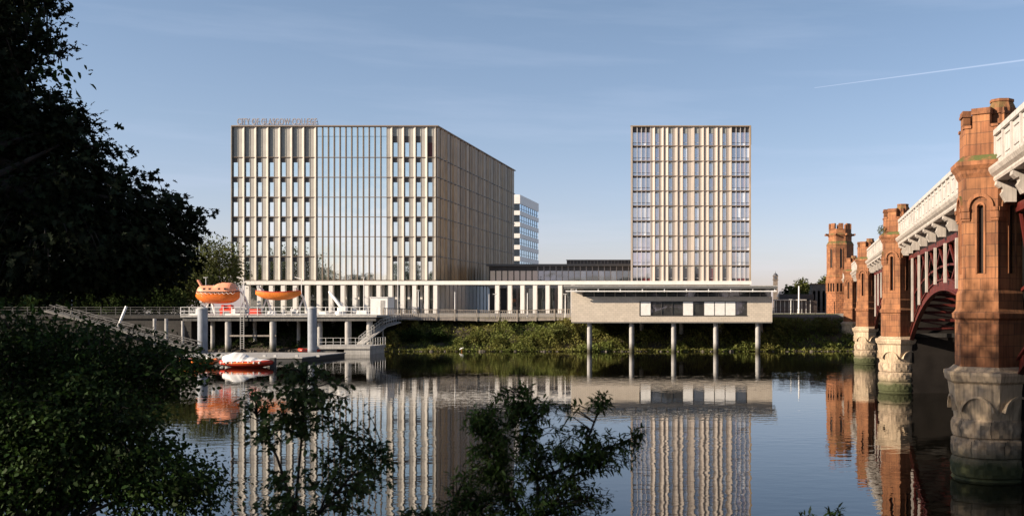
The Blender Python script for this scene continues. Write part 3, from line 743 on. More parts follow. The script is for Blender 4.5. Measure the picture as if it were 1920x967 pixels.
def fslab(m, n, ap, s0, s1, z0, z1, o0, o1):
    q = [fpt(n, ap, s, o, z) for z in (z0, z1) for o in (o0, o1) for s in (s0, s1)]
    m.solid(q, [(0,1,3,2),(4,6,7,5),(0,4,5,1),(2,3,7,6),(0,2,6,4),(1,5,7,3)]); return m
RS = 1.35
def make_pier(k, label):
    t = thing('stone_pier', label, 'bridge pier', bloc(k), BA, 'piers of the railway bridge')
    mk = lambda m, n, mt, p=None: m.make(n, mt, p or t, world=False)
    ap = RS*math.cos(math.pi/6)
    # shaft with weathered plinths; slits are cut as recesses between slabs on the three river faces
    mk(ring(MB(), [(RS+0.13, 4.25), (RS+0.13, 6.0)]), 'plinth', 'sandstone_plain')
    mk(ring(MB(), [(RS+0.13, 6.0), (RS+0.24, 6.08), (RS+0.26, 6.25), (RS+0.16, 6.34), (RS+0.10, 6.42)]), 'lower_moulding', 'sandstone_plain')
    mk(ring(MB(), [(RS+0.10, 6.42), (RS+0.08, 7.0), (RS+0.02, 7.12)]), 'plinth', 'sandstone_plain')
    core = RS-0.16
    mk(ring(MB(), [(core, 7.0), (core, 11.45)]), 'slit_wall', 'slit_dark')
    m = MB(); tr = MB()
    s = RS/2*1.0
    for n in FACES:
        apf = ap
        if n == (1.0, 0.0):
            fslab(m, n, apf, -s, s, 7.12, 11.45, -0.2, 0); continue
        sw = 0.105
        fslab(m, n, apf, -s, -sw, 7.12, 11.45, -0.2, 0); fslab(m, n, apf, sw, s, 7.12, 11.45, -0.2, 0)
        fslab(m, n, apf, -sw, sw, 7.12, 7.75, -0.2, 0); fslab(m, n, apf, -sw, sw, 10.30, 11.45, -0.2, 0)
        # hood mould over the slit
        arch_strip(tr, n, apf, 10.22, 0.40, 0.53, -0.02, 0.09)
        arch_strip(tr, n, apf, 10.22, 0.13, 0.20, -0.02, 0.04)
        fslab(tr, n, apf, -0.20, -0.13, 7.75, 10.22, -0.02, 0.035); fslab(tr, n, apf, 0.13, 0.20, 7.75, 10.22, -0.02, 0.035)
        for sg_ in (-1, 1):
            a, b = sorted((sg_*0.40, sg_*(s+0.03)))
            fslab(tr, n, apf, a, b, 9.72, 9.82, -0.02, 0.05); fslab(tr, n, apf, a, b, 9.82, 10.08, -0.02, 0.09); fslab(tr, n, apf, a, b, 10.08, 10.22, -0.02, 0.13)
    mk(m, 'shaft', 'sandstone'); mk(tr, 'slit_moulding', 'sandstone_trim')
    # string course that catches moss
    mk(ring(MB(), [(RS, 11.35), (RS+0.10, 11.50), (RS+0.14, 11.62), (RS+0.30, 11.80), (RS+0.32, 11.95), (RS+0.02, 12.18)]), 'string_course', 'sandstone_trim')
    rt = RS-0.06; apt = rt*math.cos(math.pi/6)
    top = mk(ring(MB(), [(rt, 12.18), (rt, 12.95)]), 'turret', 'sandstone')
    m = MB(); cp = MB(); sT = rt/2
    for n in FACES:      # merlon on every face, gap at the corners
        fslab(m, n, apt, -sT*0.52, sT*0.52, 12.95, 13.72, -0.26, 0.0)
        fslab(m, n, apt, sT*0.52, sT*1.0, 12.95, 13.22, -0.26, 0.0); fslab(m, n, apt, -sT*1.0, -sT*0.52, 12.95, 13.22, -0.26, 0.0)
        for z0, z1, o in ((13.72, 13.82, 0.06), (13.82, 13.95, 0.03)): fslab(cp, n, apt, -sT*0.58, sT*0.58, z0, z1, -0.30, o)
        fslab(cp, n, apt, sT*0.58, sT*1.03, 13.22, 13.32, -0.29, 0.05); fslab(cp, n, apt, -sT*1.03, -sT*0.58, 13.22, 13.32, -0.29, 0.05)
    mk(m, 'merlon_ring', 'sandstone', top); mk(cp, 'coping', 'sandstone_trim', top)
    # taller octagonal chimney-like corner turret on the inner side
    q = MB(); cx, cy = 0.28, -0.62
    for (r0, z0), (r1, z1) in (((0.44, 12.9), (0.44, 13.75)), ((0.50, 13.75), (0.53, 13.95)), ((0.53, 13.95), (0.42, 14.2)), ((0.46, 14.2), (0.46, 14.3))):
        pf = lambda r: [(cx+r*math.cos(R(22.5+45*i)), cy+r*math.sin(R(22.5+45*i))) for i in range(8)]
        q.prism(pf(r0), z0, z1, pf(r1))
    mk(q, 'corner_turret', 'sandstone_trim', top)
    # pale granite cap, flaring out over the round rusticated base
    def blend(rh, rc, f, z, nseg=48):
        pts = []
        for i in range(nseg):
            a = 2*math.pi*i/nseg
            loc = ((a + math.pi/6) % (math.pi/3)) - math.pi/6
            hx = rh*math.cos(math.pi/6)/math.cos(loc)
            r = hx*(1-f)+rc*f; pts.append((r*math.cos(a), r*math.sin(a), z))
        return pts
    m = MB(); m.loft([blend(RS+0.42, 1.9, 0.0, 3.62), blend(RS+0.55, 1.9, 0.0, 3.72), blend(RS+0.62, 1.9, 0, 3.95), blend(RS+0.60, 1.9, 0, 4.06), blend(RS+0.40, 1.9, 0, 4.10), blend(RS+0.18, 1.7, 0, 4.25)], smooth=False)
    mk(m, 'cap', 'granite_cap')
    m = MB(); m.loft([blend(1.4, 1.42, 1.0, 2.30), blend(1.55, 1.50, 0.7, 2.55), blend(1.72, 1.6, 0.2, 3.0), blend(RS+0.44, 1.7, 0.0, 3.62)], smooth=False)
    for n in FACES[:5]: arch_strip(m, n, ap+0.12, 2.50, 0.60, 0.68, 0.0, 0.30, 8, 172)
    mk(m, 'corbelled_neck', 'granite_cap')
    for i in range(5):   # rock-faced courses
        z0 = 2.30 - 0.74*(i+1); z1 = z0+0.74; rr = 1.43 + 0.015*i
        prof = [(rr, z0+0.01), (rr+0.01, z0+0.03), (rr+0.06, z0+0.06), (rr+0.085, z0+0.2), (rr+0.09, z0+0.38), (rr+0.085, z0+0.54), (rr+0.06, z0+0.67), (rr+0.01, z0+0.71), (rr, z1)]
        m = MB().lathe(prof, 0, 0, 56, True, a0=i*0.37)
        v2 = []
        for (x, y, z) in m.v:
            a = math.atan2(y, x); q_ = 0.045*math.sin(a*23+i*2.1+z*9)*math.sin(a*9+i)+0.02*math.sin(a*41+z*20)
            f_ = 1+q_*0.6 if abs(z-z0-0.37) < 0.3 else 1; v2.append((x*f_, y*f_, z))
        m.v = v2
        mk(m, 'rusticated_course', 'granite_pier')
    # wall of the pier running on under the tracks
    mk(B((0.9, -1.25, -1.2), (15.2, 1.25, 4.2)), 'under_wall', 'arch_shade_masonry'); mk(B((0.85, -1.3, 4.2), (15.25, 1.3, 4.5)), 'under_cap', 'dark_masonry')
    mk(B((1.0, -0.85, 4.5), (15.0, 0.85, 11.1)), 'upper_wall', 'arch_shade_masonry')
    return t
p0 = make_pier(0, 'nearest and largest red sandstone bridge pier, cut by the right edge of the picture')
dup(p0, bloc(1), 'second bridge pier from the camera, with a weed on its ledge')
dup(p0, bloc(2), 'third bridge pier away from the camera, mossy granite drum at the waterline')
dup(p0, bloc(3), 'farthest of the bridge piers standing in the river, next to the tall castellated tower')

def make_span(k, label):
    c0 = bloc(k); c1 = bloc(k+1); mid_ = ((c0[0]+c1[0])/2, (c0[1]+c1[1])/2, 0)
    t = thing('bridge_span', label, 'bridge span', mid_, BA, 'iron spans of the railway bridge')
    mk = lambda m, n, mt, p=None: m.make(n, mt, p or t, world=False)
    H = SP/2*math.sqrt(1+0.0526**2); E = H-1.25; xt = 0.85; ZA, ZC = 3.75, 7.78
    # parapet on cornice
    mk(MB().box((-0.05, -E, 11.75), (0.12, E, 12.85)), 'parapet', 'parapet_white')
    par = MB().box((-0.16, -E, 12.85), (0.22, E, 13.05)); mk(par, 'top_rail', 'parapet_white')
    st = MB(); pn = 24
    for i in range(pn+1):
        y = -E + 2*E*i/pn; st.box((-0.13, y-0.10, 11.80), (-0.05, y+0.10, 12.85))
        if i < pn:
            st.box((-0.09, y+0.28, 12.62), (-0.05, y+2*E/pn-0.28, 12.68)); st.box((-0.09, y+0.28, 11.98), (-0.05, y+2*E/pn-0.28, 12.04))
    mk(st, 'parapet_panelling', 'parapet_white')
    m = MB()
    prof = [(0.30, 11.15), (-0.12, 11.15), (-0.16, 11.24), (-0.14, 11.32), (-0.26, 11.42), (-0.34, 11.56), (-0.34, 11.66), (-0.18, 11.75), (0.30, 11.75)]
    m.loft([[(x, -E, z) for x, z in prof], [(x, E, z) for x, z in prof]], smooth=False); mk(m, 'cornice', 'iron_white')
    mk(MB().box((0.30, -E-1.2, 11.10), (15.0, E+1.2, 11.50)), 'deck', 'iron_dark')
    # far side parapet
    mk(MB().box((15.0, -E, 11.1), (15.25, E, 12.9)), 'far_parapet', 'parapet_white')
    # top chord and dark girder under the deck
    mk(MB().box((xt-0.18, -E, 10.02), (xt+0.18, E, 10.34)), 'top_chord', 'iron_red')
    mk(MB().box((xt+0.25, -E, 10.40), (xt+0.40, E, 11.09)), 'deck_girder', 'iron_dark')
    nb = 9
    def za(y): return ZC - (ZC-ZA)*(y/H)**2
    for i in range(nb+1):
        y = -H + 2*H*i/nb
        if abs(y) > E: y = math.copysign(E-0.15, y)
        # scrolled white bracket carrying the cornice
        br = MB(); o = [(0.24, 10.36), (0.62, 10.36), (0.62, 11.14), (-0.10, 11.14), (-0.12, 11.00), (0.02, 10.88), (0.10, 10.92), (0.14, 10.78), (0.06, 10.66), (0.16, 10.52)]
        br.loft([[(x, y-0.26, z) for x, z in o], [(x, y+0.26, z) for x, z in o]], smooth=False); mk(br, 'bracket', 'iron_white')
        if 0 < i < nb: mk(MB().box((xt-0.32, y-0.16, za(y)+0.10), (xt-0.181, y+0.16, 10.02)), 'post', 'iron_white')
    lt = MB()
    for i in range(nb):
        y0, y1 = -H+2*H*i/nb, -H+2*H*(i+1)/nb; y0 = max(y0, -E); y1 = min(y1, E)
        lt.bar((xt, y0, za(y0)+0.2), (xt, y1, 10.0), 0.10, 0.16); lt.bar((xt+0.11, y0, 10.0), (xt+0.11, y1, za(y1)+0.2), 0.10, 0.16)
        ym = (y0+y1)/2; lt.bar((xt, ym, za(ym)+0.1), (xt, ym, 10.02), 0.12, 0.14)
        lt.bar((xt+0.05, y0, (za(y0)+10)/2), (xt+0.05, y1, (za(y1)+10)/2), 0.08, 0.12)
    mk(lt, 'lattice', 'iron_red')
    def rib(x, w_, nm, mt):
        m = MB(); n = 36; rings = []
        for i in range(n+1):
            y = -E+2*E*i/n; z = za(y); d = 0.55
            rings.append([(x-w_, y, z-d/2), (x+w_, y, z-d/2), (x+w_, y, z+d/2), (x-w_, y, z+d/2)])
        m.loft(rings, smooth=False)
        for zz in (-1, 1):
            rr = [[(x-w_-0.10, y_, za(y_)+zz*0.30-0.04), (x+w_+0.10, y_, za(y_)+zz*0.30-0.04), (x+w_+0.10, y_, za(y_)+zz*0.30+0.04), (x-w_-0.10, y_, za(y_)+zz*0.30+0.04)] for y_ in np.linspace(-E, E, n+1)]
            m.loft(rr, smooth=False)
        return mk(m, nm, mt)
    rib(xt, 0.06, 'arch_rib', 'iron_red')
    for x in (4.4, 8.0, 11.6, 14.6): rib(x, 0.08, 'inner_rib', 'iron_dark')
    for x in (4.4, 8.0, 11.6, 14.6):
        lt = MB()
        for i in range(nb):
            y0, y1 = max(-H+2*H*i/nb, -E), min(-H+2*H*(i+1)/nb, E)
            lt.bar((x, y0, za(y0)+0.2), (x, y1, 11.1), 0.14); lt.bar((x, y0, 11.1), (x, y1, za(y1)+0.2), 0.14); lt.bar((x, y0, za(y0)), (x, y0, 11.1), 0.2)
        mk(lt, 'inner_lattice', 'iron_dark')
    cr = MB()
    for i in range(1, 18):
        y = -E+2*E*i/18; z = za(y)-0.1
        cr.bar((xt, y, z), (14.6, y, z), 0.14, 0.2)
        y2 = -E+2*E*(i+1)/18
        if i < 17:
            for xa, xb in ((xt, 4.4), (4.4, 8.0), (8.0, 11.6)): cr.bar((xa, y, z), (xb, y2, za(y2)-0.1), 0.09)
    mk(cr, 'cross_bracing', 'iron_red')
    return t
s0 = make_span(0, 'iron arch span with white lattice posts between the two nearest sandstone piers')
def smid(k): a, b = bloc(k), bloc(k+1); return ((a[0]+b[0])/2, (a[1]+b[1])/2, 0)
dup(s0, smid(1), 'iron arch span half hidden between the second and third sandstone piers')
dup(s0, smid(2), 'iron arch span glimpsed between the third and fourth sandstone piers')
dup(s0, smid(3), 'last iron arch span, ending at the castellated tower on the far bank')
dup(s0, smid(-1), 'white bridge cornice and span running out of the right edge of the picture')

# castellated tower on the far bank
TLX, TLY = PX(1575, 195.5), 195.5
ct = thing('castellated_tower', 'tall red sandstone castle-like tower on the far bank at the end of the bridge', 'tower', (TLX, TLY, 0))
def octp(r, a=22.5): return [(TLX+r*math.cos(R(a+45*i)), TLY+r*math.sin(R(a+45*i))) for i in range(8)]
def octs(m, prof):
    for (r0, z0), (r1, z1) in zip(prof[:-1], prof[1:]): m.prism(octp(r0), z0, z1, octp(r1))
    return m
zt = lambda p: PZ(p, 195)
octs(MB(), [(2.72, 2.5), (2.72, zt(549))]).make('base', 'sandstone_rough', ct)
m = octs(MB(), [(2.60, zt(547)), (2.60, zt(530))])
ga = MB()
for i in range(8):
    n = (math.cos(R(45*i)), math.sin(R(45*i))); ap_ = 2.60*math.cos(R(22.5))
    P = lambda s, o, z: (TLX+n[0]*(ap_+o)-n[1]*s, TLY+n[1]*(ap_+o)+n[0]*s, z)
    for s_ in (-0.98, -0.33, 0.33, 0.98):
        q = [P(s_+a, o, z) for z in (zt(547), zt(531)) for o in (0.0, 0.22) for a in (-0.13, 0.13)]
        ga.solid(q, [(0,1,3,2),(4,6,7,5),(0,4,5,1),(2,3,7,6),(0,2,6,4),(1,5,7,3)])
m.make('gallery', 'slit_dark', ct); ga.make('gallery_columns', 'sandstone_trim', ct)
octs(MB(), [(2.85, zt(549)), (2.85, zt(546.5))]).make('gallery_sill', 'sandstone_trim', ct)
octs(MB(), [(2.85, zt(531)), (2.90, zt(528)), (2.78, zt(522)), (2.85, zt(519)), (2.75, zt(516))]).make('gallery_head', 'sandstone_trim', ct)
octs(MB(), [(2.70, zt(516)), (2.70, zt(460))]).make('shaft', 'sandstone', ct)
octs(MB(), [(2.78, zt(460)), (2.60, zt(456)), (2.35, zt(453))]).make('shoulder', 'sandstone_trim', ct)
octs(MB(), [(2.32, zt(456)), (2.32, zt(444))]).make('upper_shaft', 'sandstone', ct)
octs(MB(), [(2.35, zt(444)), (2.55, zt(441)), (2.4, zt(438))]).make('corbel_band', 'sandstone_trim', ct)
octs(MB(), [(2.25, zt(438)), (2.25, zt(430))]).make('parapet', 'sandstone', ct)
for i in range(8):
    a = R(45*i); n = (math.cos(a), math.sin(a)); u = (-n[1], n[0]); ap_ = 2.25*math.cos(R(22.5))
    P = lambda s, o, z: (TLX+n[0]*(ap_+o)+u[0]*s, TLY+n[1]*(ap_+o)+u[1]*s, z)
    q = [P(s, o, z) for z in (zt(430), zt(419.5)) for o in (-0.35, 0.06) for s in (-0.45, 0.45)]
    m = MB(); m.solid(q, [(0,1,3,2),(4,6,7,5),(0,4,5,1),(2,3,7,6),(0,2,6,4),(1,5,7,3)]); m.make('merlon', 'sandstone_trim', ct)
    c_ = (TLX+2.75*math.cos(R(22.5+45*i)), TLY+2.75*math.sin(R(22.5+45*i)))
    m = MB(); c2 = (TLX+2.2*math.cos(R(22.5+45*i)), TLY+2.2*math.sin(R(22.5+45*i)))
    m.bar(c2+(zt(441),), (TLX+3.05*math.cos(R(22.5+45*i)), TLY+3.05*math.sin(R(22.5+45*i)), zt(440)), 0.3); m.make('gargoyle', 'sandstone_trim', ct)
    if i in (4, 5, 6, 7):
        ap2 = 2.70*math.cos(R(22.5)); P2 = lambda s, o, z: (TLX+n[0]*(ap2+o)+u[0]*s, TLY+n[1]*(ap2+o)+u[1]*s, z)
        def slab(s0_, s1_, z0_, z1_, o0_, o1_, nm, mt):
            q = [P2(s, o, z) for z in (z0_, z1_) for o in (o0_, o1_) for s in (s0_, s1_)]
            m = MB(); m.solid(q, [(0,1,3,2),(4,6,7,5),(0,4,5,1),(2,3,7,6),(0,2,6,4),(1,5,7,3)]); m.make(nm, mt, ct)
        if i in (6, 5):
            slab(-0.22, 0.22, zt(502), zt(468), -0.02, 0.012, 'lancet_window', 'slit_dark')
            slab(-0.36, -0.24, zt(504), zt(466), -0.02, 0.10, 'window_jamb', 'sandstone_trim'); slab(0.24, 0.36, zt(504), zt(466), -0.02, 0.10, 'window_jamb', 'sandstone_trim')
# low abutment walls under the tower
ab = thing('bridge_abutment', 'red sandstone abutment wall at the foot of the castellated tower', 'wall', (TLX+8, 194, 0))
B((TLX-1.0, 186, 0.2), (TLX+18, 205, 4.9)).make('wall', 'sandstone_rough', ab); B((TLX-1.2, 185.8, 4.9), (TLX+18.2, 205.2, 5.2)).make('coping', 'sandstone_trim', ab)
B((TLX+1.0, 194.0, 5.2), (TLX+17, 205, 10.9)).make('upper_wall', 'sandstone_rough', ab)
na = thing('near_abutment', 'masonry abutment carrying the bridge onto the near bank', 'wall', (15, 0, 0))
B((8.4, -6, -1), (23, 0.6, 11)).make('wall', 'sandstone_rough', na)
# tuft on pier ledge
lp = in_ellipsoid(260, (bloc(1)[0]-1.35, bloc(1)[1]-0.5, 12.3), (0.3, 0.5, 0.45)); wdo = leaves_mesh('ledge_weed', lp, rand_dirs(260, 1, 0.8), 0.16, 'lance', 'leaf_sunny', at=(bloc(1)[0]-1.35, bloc(1)[1]-0.5, 12.1))
tag(wdo, 'small green weed growing from the ledge of the second sandstone bridge pier', 'plant')

# ================================================================== quay, decks, boats
def railing(name, label, pts, h, step, mt='galvanised', rails=(1.0, 0.66, 0.33), r=0.035, group=None, cat='railing'):
    t = thing(name, label, cat, pts[0], 0, group)
    P = [Vector(p) for p in pts]; m = MB()
    for a, b in zip(P[:-1], P[1:]):
        for f in rails: m.bar(a+Vector((0, 0, h*f)), b+Vector((0, 0, h*f)), r*1.6)
    m.make('rails', mt, t); pm = None
    for a, b in zip(P[:-1], P[1:]):
        n = max(1, int(round((b-a).length/step)))
        for i in range(n + (1 if b is P[-1] or b == P[-1] else 0)):
            p = a.lerp(b, i/n)
            if pm is None: pm = MB().bar(P[0], P[0]+Vector((0, 0, h)), r*2.2).make('post', mt, t); continue
            c_ = pm.copy(); COL.objects.link(c_); c_.location = p-P[0]
    return t
DY, DZ = 148.0, 5.3
dk_ = thing('boat_deck', 'long concrete boat deck on round piles carrying the orange lifeboats', 'jetty', (PX(520, DY), DY, 0))
dx0, dx1 = PX(338, DY), PX(706, DY)
B((dx0, DY, DZ-0.30), (dx1, 163.5, DZ)).make('deck_slab', 'pale_concrete', dk_)
B((dx0+0.2, DY+0.25, DZ-0.85), (dx1-0.2, DY+0.65, DZ-0.305)).make('edge_beam', 'dark_concrete', dk_)
B((dx0+0.2, DY+7, DZ-0.95), (dx1-0.2, DY+7.5, DZ-0.305)).make('edge_beam', 'dark_concrete', dk_)
for p, yy, r_ in ((343, 0.8, .22), (399, 3, .30), (428, .8, .42), (478, 6, .26), (512, .8, .45), (560, 5, .25), (600, 1.5, .35), (653, .8, .45), (693, 1.2, .42), (462, 11, .3), (541, 11, .3), (625, 11, .3), (380, 11, .3)):
    MB().lathe([(r_, -1.5), (r_, DZ-0.84)], PX(p, DY+yy), DY+yy, 18, True).make('pile', 'pile_concrete', dk_)
B((PX(424, DY), DY+0.5, 2.2), (PX(514, DY), DY+0.8, 2.42)).make('tie_beam', 'timber_grey', dk_)
railing('deck_railing', 'white painted railing along the front edge of the boat deck', [(dx0, DY+0.12, DZ), (dx1, DY+0.12, DZ)], 1.15, 1.25, 'white_paint', (1.0, 0.5, 0.12))
# ladder from deck to water
ld = thing('steel_ladder', 'tall thin steel ladder hanging from the deck edge down to the moored boat', 'ladder', (PX(454, DY), DY-0.2, 0))
x0 = PX(454, DY-0.2); m = MB(); m.bar((x0-0.25, DY-0.2, 0.4), (x0-0.25, DY-0.2, DZ+3.2), 0.07); m.bar((x0+0.25, DY-0.2, 0.4), (x0+0.25, DY-0.2, DZ+3.2), 0.07)
m.make('stile', 'galvanised', ld); m = MB()
for zz in np.arange(0.6, DZ+3.1, 0.32): m.bar((x0-0.25, DY-0.2, zz), (x0+0.25, DY-0.2, zz), 0.04)
m.make('rungs', 'galvanised', ld)

# western quay with its railings and wall
qd = thing('west_quay', 'dark quay wall with a concrete edge behind the big tree', 'quay wall', (-110, 152, 0))
B((-260, 151.0, -1), (dx0-0.05, 163.4, DZ-0.55)).make('wall', 'dark_masonry', qd); B((-260, 150.7, DZ-0.55), (dx0-0.05, 163.5, DZ-0.1)).make('coping', 'dark_masonry', qd)
railing('quay_railing', 'grey steel railing along the quay left of the boat deck', [(-150, 150.9, DZ-0.1), (dx0-0.3, 150.9, DZ-0.1)], 1.25, 2.2, 'dull_steel', (1.0, 0.7, 0.4, 0.12))
for p in (290, 312):
    tag(MB().lathe([(0.22, -1), (0.22, PZ(597, 146))], PX(p, 146), 146, 12, True).make('mooring_post', 'pile_concrete'), 'short pale mooring post standing before the quay wall, %s of a pair' % ('left one' if p < 300 else 'right one'), 'post', 'mooring posts by the quay wall')
tag(MB().bar((PX(221, 147), 147, PZ(613, 147)), (PX(229, 147), 148, PZ(574, 147)), 0.25).make('leaning_pole', 'white_paint'), 'white pole leaning against the quay railing under the big tree', 'pole')
# gangway and pontoon
gz = thing('gangway', 'sloping timber gangway coming down from the quay to the pontoon on the left', 'gangway', (PX(100, 135), 135, 3))
A_, B_ = Vector((PX(95, 150), 150, PZ(583, 150))), Vector((PX(372, 131), 131, PZ(656, 131)))
m = MB(); m.bar(A_, B_, 1.8, 0.18); m.make('walkway', 'dark_concrete', gz)
m = MB()
for sd_ in (-0.85, 0.85):
    o = Vector((0, sd_, 0)); n = 16
    m.bar(A_+o+Vector((0, 0, 1.0)), B_+o+Vector((0, 0, 1.0)), 0.07); m.bar(A_+o+Vector((0, 0, 0.15)), B_+o+Vector((0, 0, 0.15)), 0.09)
    for i in range(n+1):
        a = A_.lerp(B_, i/n)+o; m.bar(a, a+Vector((0, 0, 1.0)), 0.06)
        if i < n: b = A_.lerp(B_, (i+1)/n)+o; m.bar(a, b+Vector((0, 0, 1.0)), 0.05)
m.make('truss_railing', 'dull_steel', gz)
pt = thing('pontoon', 'long low floating pontoon with a pale deck between the two tall grey piles', 'pontoon', (PX(480, 128), 128, 0))
m = MB(); m.box((PX(330, 128), 121, 0.42), (PX(625, 130), 134, 0.55)); m.make('deck', 'pale_concrete', pt)
B((PX(330, 128)+0.1, 121.1, -0.2), (PX(625, 130)-0.1, 133.9, 0.42)).make('float', 'rubber', pt)
m = MB()
for p in (365, 395, 420, 500, 520, 560, 600): m.box((PX(p, 123), 122.0, 0.55), (PX(p, 123)+0.35, 122.2, 0.8))
m.make('cleat', 'galvanised', pt)
for p, yp, tz_, rr, lb in ((380, 134.6, PZ(578, 134), 0.60, 'tall grey steel guide pile in front of the large enclosed lifeboat'), (585.5, 134.6, PZ(577, 134), 0.56, 'tall grey steel guide pile to the right of the open orange lifeboat')):
    pl = thing('guide_pile', lb, 'pile', (PX(p, yp), yp, 0), 0, 'guide piles holding the pontoon')
    MB().lathe([(rr, -2), (rr, tz_-0.1)], PX(p, yp), yp, 28, True).make('shaft', 'pile_steel', pl); MB().lathe([(rr+0.05, tz_-0.1), (rr+0.05, tz_), (rr*0.5, tz_+0.18)], PX(p, yp), yp, 28).make('cap', 'galvanised', pl)
# landing stage and stair
ls = thing('landing_stage', 'floating concrete landing stage with railings below the boat deck', 'landing stage', (PX(650, 142), 142, 0))
lx0_, lx1_ = PX(594, 142), PX(704, 142)
B((lx0_, 140, 0.75), (lx1_, 146, 1.15)).make('deck', 'pale_concrete', ls); B((lx0_+0.2, 140.3, -0.3), (PX(640, 142), 145.7, 0.75)).make('float', 'dark_concrete', ls); B((PX(655, 142), 140.2, -0.3), (lx1_-0.1, 145.7, 0.75)).make('float', 'pale_concrete', ls)
railing('landing_railing', 'pale steel railing round the low landing stage', [(lx0_, 140.1, 1.15), (lx1_, 140.1, 1.15), (lx1_, 145.8, 1.15)], 1.1, 1.0, 'galvanised', (1.0, 0.5), 0.03)
stw = thing('access_stair', 'pale sloping stairway rising from the landing stage to the boardwalk', 'stairs', (PX(690, 146), 146, 1.1))
sA, sB, sC = Vector((PX(676, 146.6), 146.6, 1.15)), Vector((PX(718, 151), 151, PZ(612, 151))), Vector((PX(745, 154), 154, PZ(604, 154)))
m = MB(); m.bar(sA, sB, 1.4, 0.16); m.bar(sB, sC, 1.4, 0.16); m.bar((sB.x, sB.y, 0), sB, 0.16); m.bar(sB.lerp(sA, .5)-Vector((0, 0, 2)), sB.lerp(sA, .5), 0.14); m.make('flight', 'pale_concrete', stw)
m = MB()
for a, b, n in ((sA, sB, 9), (sB, sC, 6)):
    for sd_ in (-0.65, 0.65):
        o = Vector((0, sd_, 0))
        for h in (1.1, 0.6): m.bar(a+o+Vector((0, 0, h)), b+o+Vector((0, 0, h)), 0.06)
        for i in range(n+1): q = a.lerp(b, i/n)+o; m.bar(q, q+Vector((0, 0, 1.1)), 0.05)
m.make('handrail', 'galvanised', stw)
# boardwalk on the top of the bank
bwk = thing('boardwalk', 'timber boardwalk with a slatted railing along the top of the green bank', 'boardwalk', (-40, 158, 4))
bw = [Vector((dx1-0.6, 152.5, 4.95)), Vector((PX(785, 157), 157, 4.75)), Vector((PX(853, 157.5), 157.5, PZ(597, 157.5))), Vector((PX(935, 158), 158, PZ(599, 158))), Vector((PX(1075, 158), 158, PZ(596, 158)))]
m = MB()
for a, b in zip(bw[:-1], bw[1:]):
    m.solid([a, b, b+Vector((0, 5.4, 0)), a+Vector((0, 5.4, 0)), a-Vector((0, 0, .28)), b-Vector((0, 0, .28)), b+Vector((0, 5.4, -.28)), a+Vector((0, 5.4, -.28))], [(0,1,2,3),(4,7,6,5),(0,4,5,1),(1,5,6,2),(2,6,7,3),(3,7,4,0)])
m.make('deck', 'timber_grey', bwk)
m = MB()
for a, b in zip(bw[:-1], bw[1:]):
    n = max(2, int((b-a).length/0.30))
    for h in (1.35, 0.12): m.bar(a+Vector((0, 0.05, h)), b+Vector((0, 0.05, h)), 0.10)
    for i in range(n): q = a.lerp(b, i/n)+Vector((0, 0.05, 0)); m.box((q.x-0.04, q.y-0.02, q.z+0.12), (q.x+0.04, q.y+0.02, q.z+1.35))
m.make('slatted_railing', 'timber_grey', bwk)
p_ = None
for a, b in zip(bw[:-1], bw[1:]):
    n = max(1, int((b-a).length/2.6))
    for i in range(n):
        q = a.lerp(b, i/n); MB().box((q.x-0.09, q.y-0.12, q.z-0.35), (q.x+0.09, q.y-0.003, q.z+1.45)).make('post', 'timber_grey', bwk)

def ribbed_hull(L, Bm, D, cx, cy, z, n=13, bow_rake=0.5, sheer=0.35, blunt=0.35, ang=0.0, cut=0.55, pw=3):
    """boat hull rings along x; each ring port gunwale - keel - starboard gunwale"""
    rings = []
    for i in range(n):
        t = i/(n-1)*2-1
        w_ = Bm/2*(1-abs(t)**(2.6))**0.75 + 0.03 if abs(t) < 1 else 0.04
        if t < 0: w_ = max(w_, Bm/2*blunt*(1-abs(t)**8)+0.04)
        d = D*(1-cut*abs(t)**pw); sh = sheer*t*t
        x = cx + t*L/2
        ring_ = [(-1.0, sh), (-0.97, sh-0.25*d), (-0.80, sh-0.6*d), (-0.42, sh-0.9*d), (0, sh-1.0*d), (0.42, sh-0.9*d), (0.80, sh-0.6*d), (0.97, sh-0.25*d), (1.0, sh)]
        rings.append([(x + (q_[1]-sh)/d*(-bow_rake*t*0.8 if d else 0), cy + q_[0]*w_, z + D + q_[1]) for q_ in ring_])
    return rings
LY = 152.0
# large enclosed lifeboat
lbx = PX(409, LY); lz = PZ(569, LY); LL = PX(449, LY)-PX(369, LY)
lb = thing('enclosed_lifeboat', 'big faded orange enclosed lifeboat held in white davits on the deck', 'lifeboat', (lbx, LY, lz), 0, None)
hr = ribbed_hull(LL, 2.6, 1.75, lbx, LY, lz, 19, 0.25, 0.12, 0.7, cut=0.55, pw=5)
m = MB().loft(hr, closed=False, caps=False); m.face([r[0] for r in hr] + [r[-1] for r in reversed(hr)]); m.make('hull', 'orange_grp', lb)
rings = []
for i in range(23):
    t = i/22*2-1; w_ = 1.27*(1-abs(t)**5)**0.7+0.05; h = 0.88*(1-abs(t)**7) + 0.08
    if t > -0.05: h *= 1.0+0.42*min(1, (t+0.05)/0.18)*(1 if t < 0.8 else 0.4)
    x = lbx+t*LL/2*0.97; zb = lz+1.75+0.12*t*t-0.02
    rings.append([(x, LY-w_, zb), (x, LY-w_*0.97, zb+h*0.45), (x, LY-w_*0.62, zb+h*0.92), (x, LY, zb+h), (x, LY+w_*0.62, zb+h*0.92), (x, LY+w_*0.97, zb+h*0.45), (x, LY+w_, zb)])
MB().loft(rings, smooth=False).make('canopy', 'faded_orange', lb)
m = MB(); m.box((lbx+LL*0.10, LY-0.35, lz+2.9), (lbx+LL*0.20, LY+0.35, lz+3.12)); m.make('hatch', 'faded_orange', lb)
m = MB()
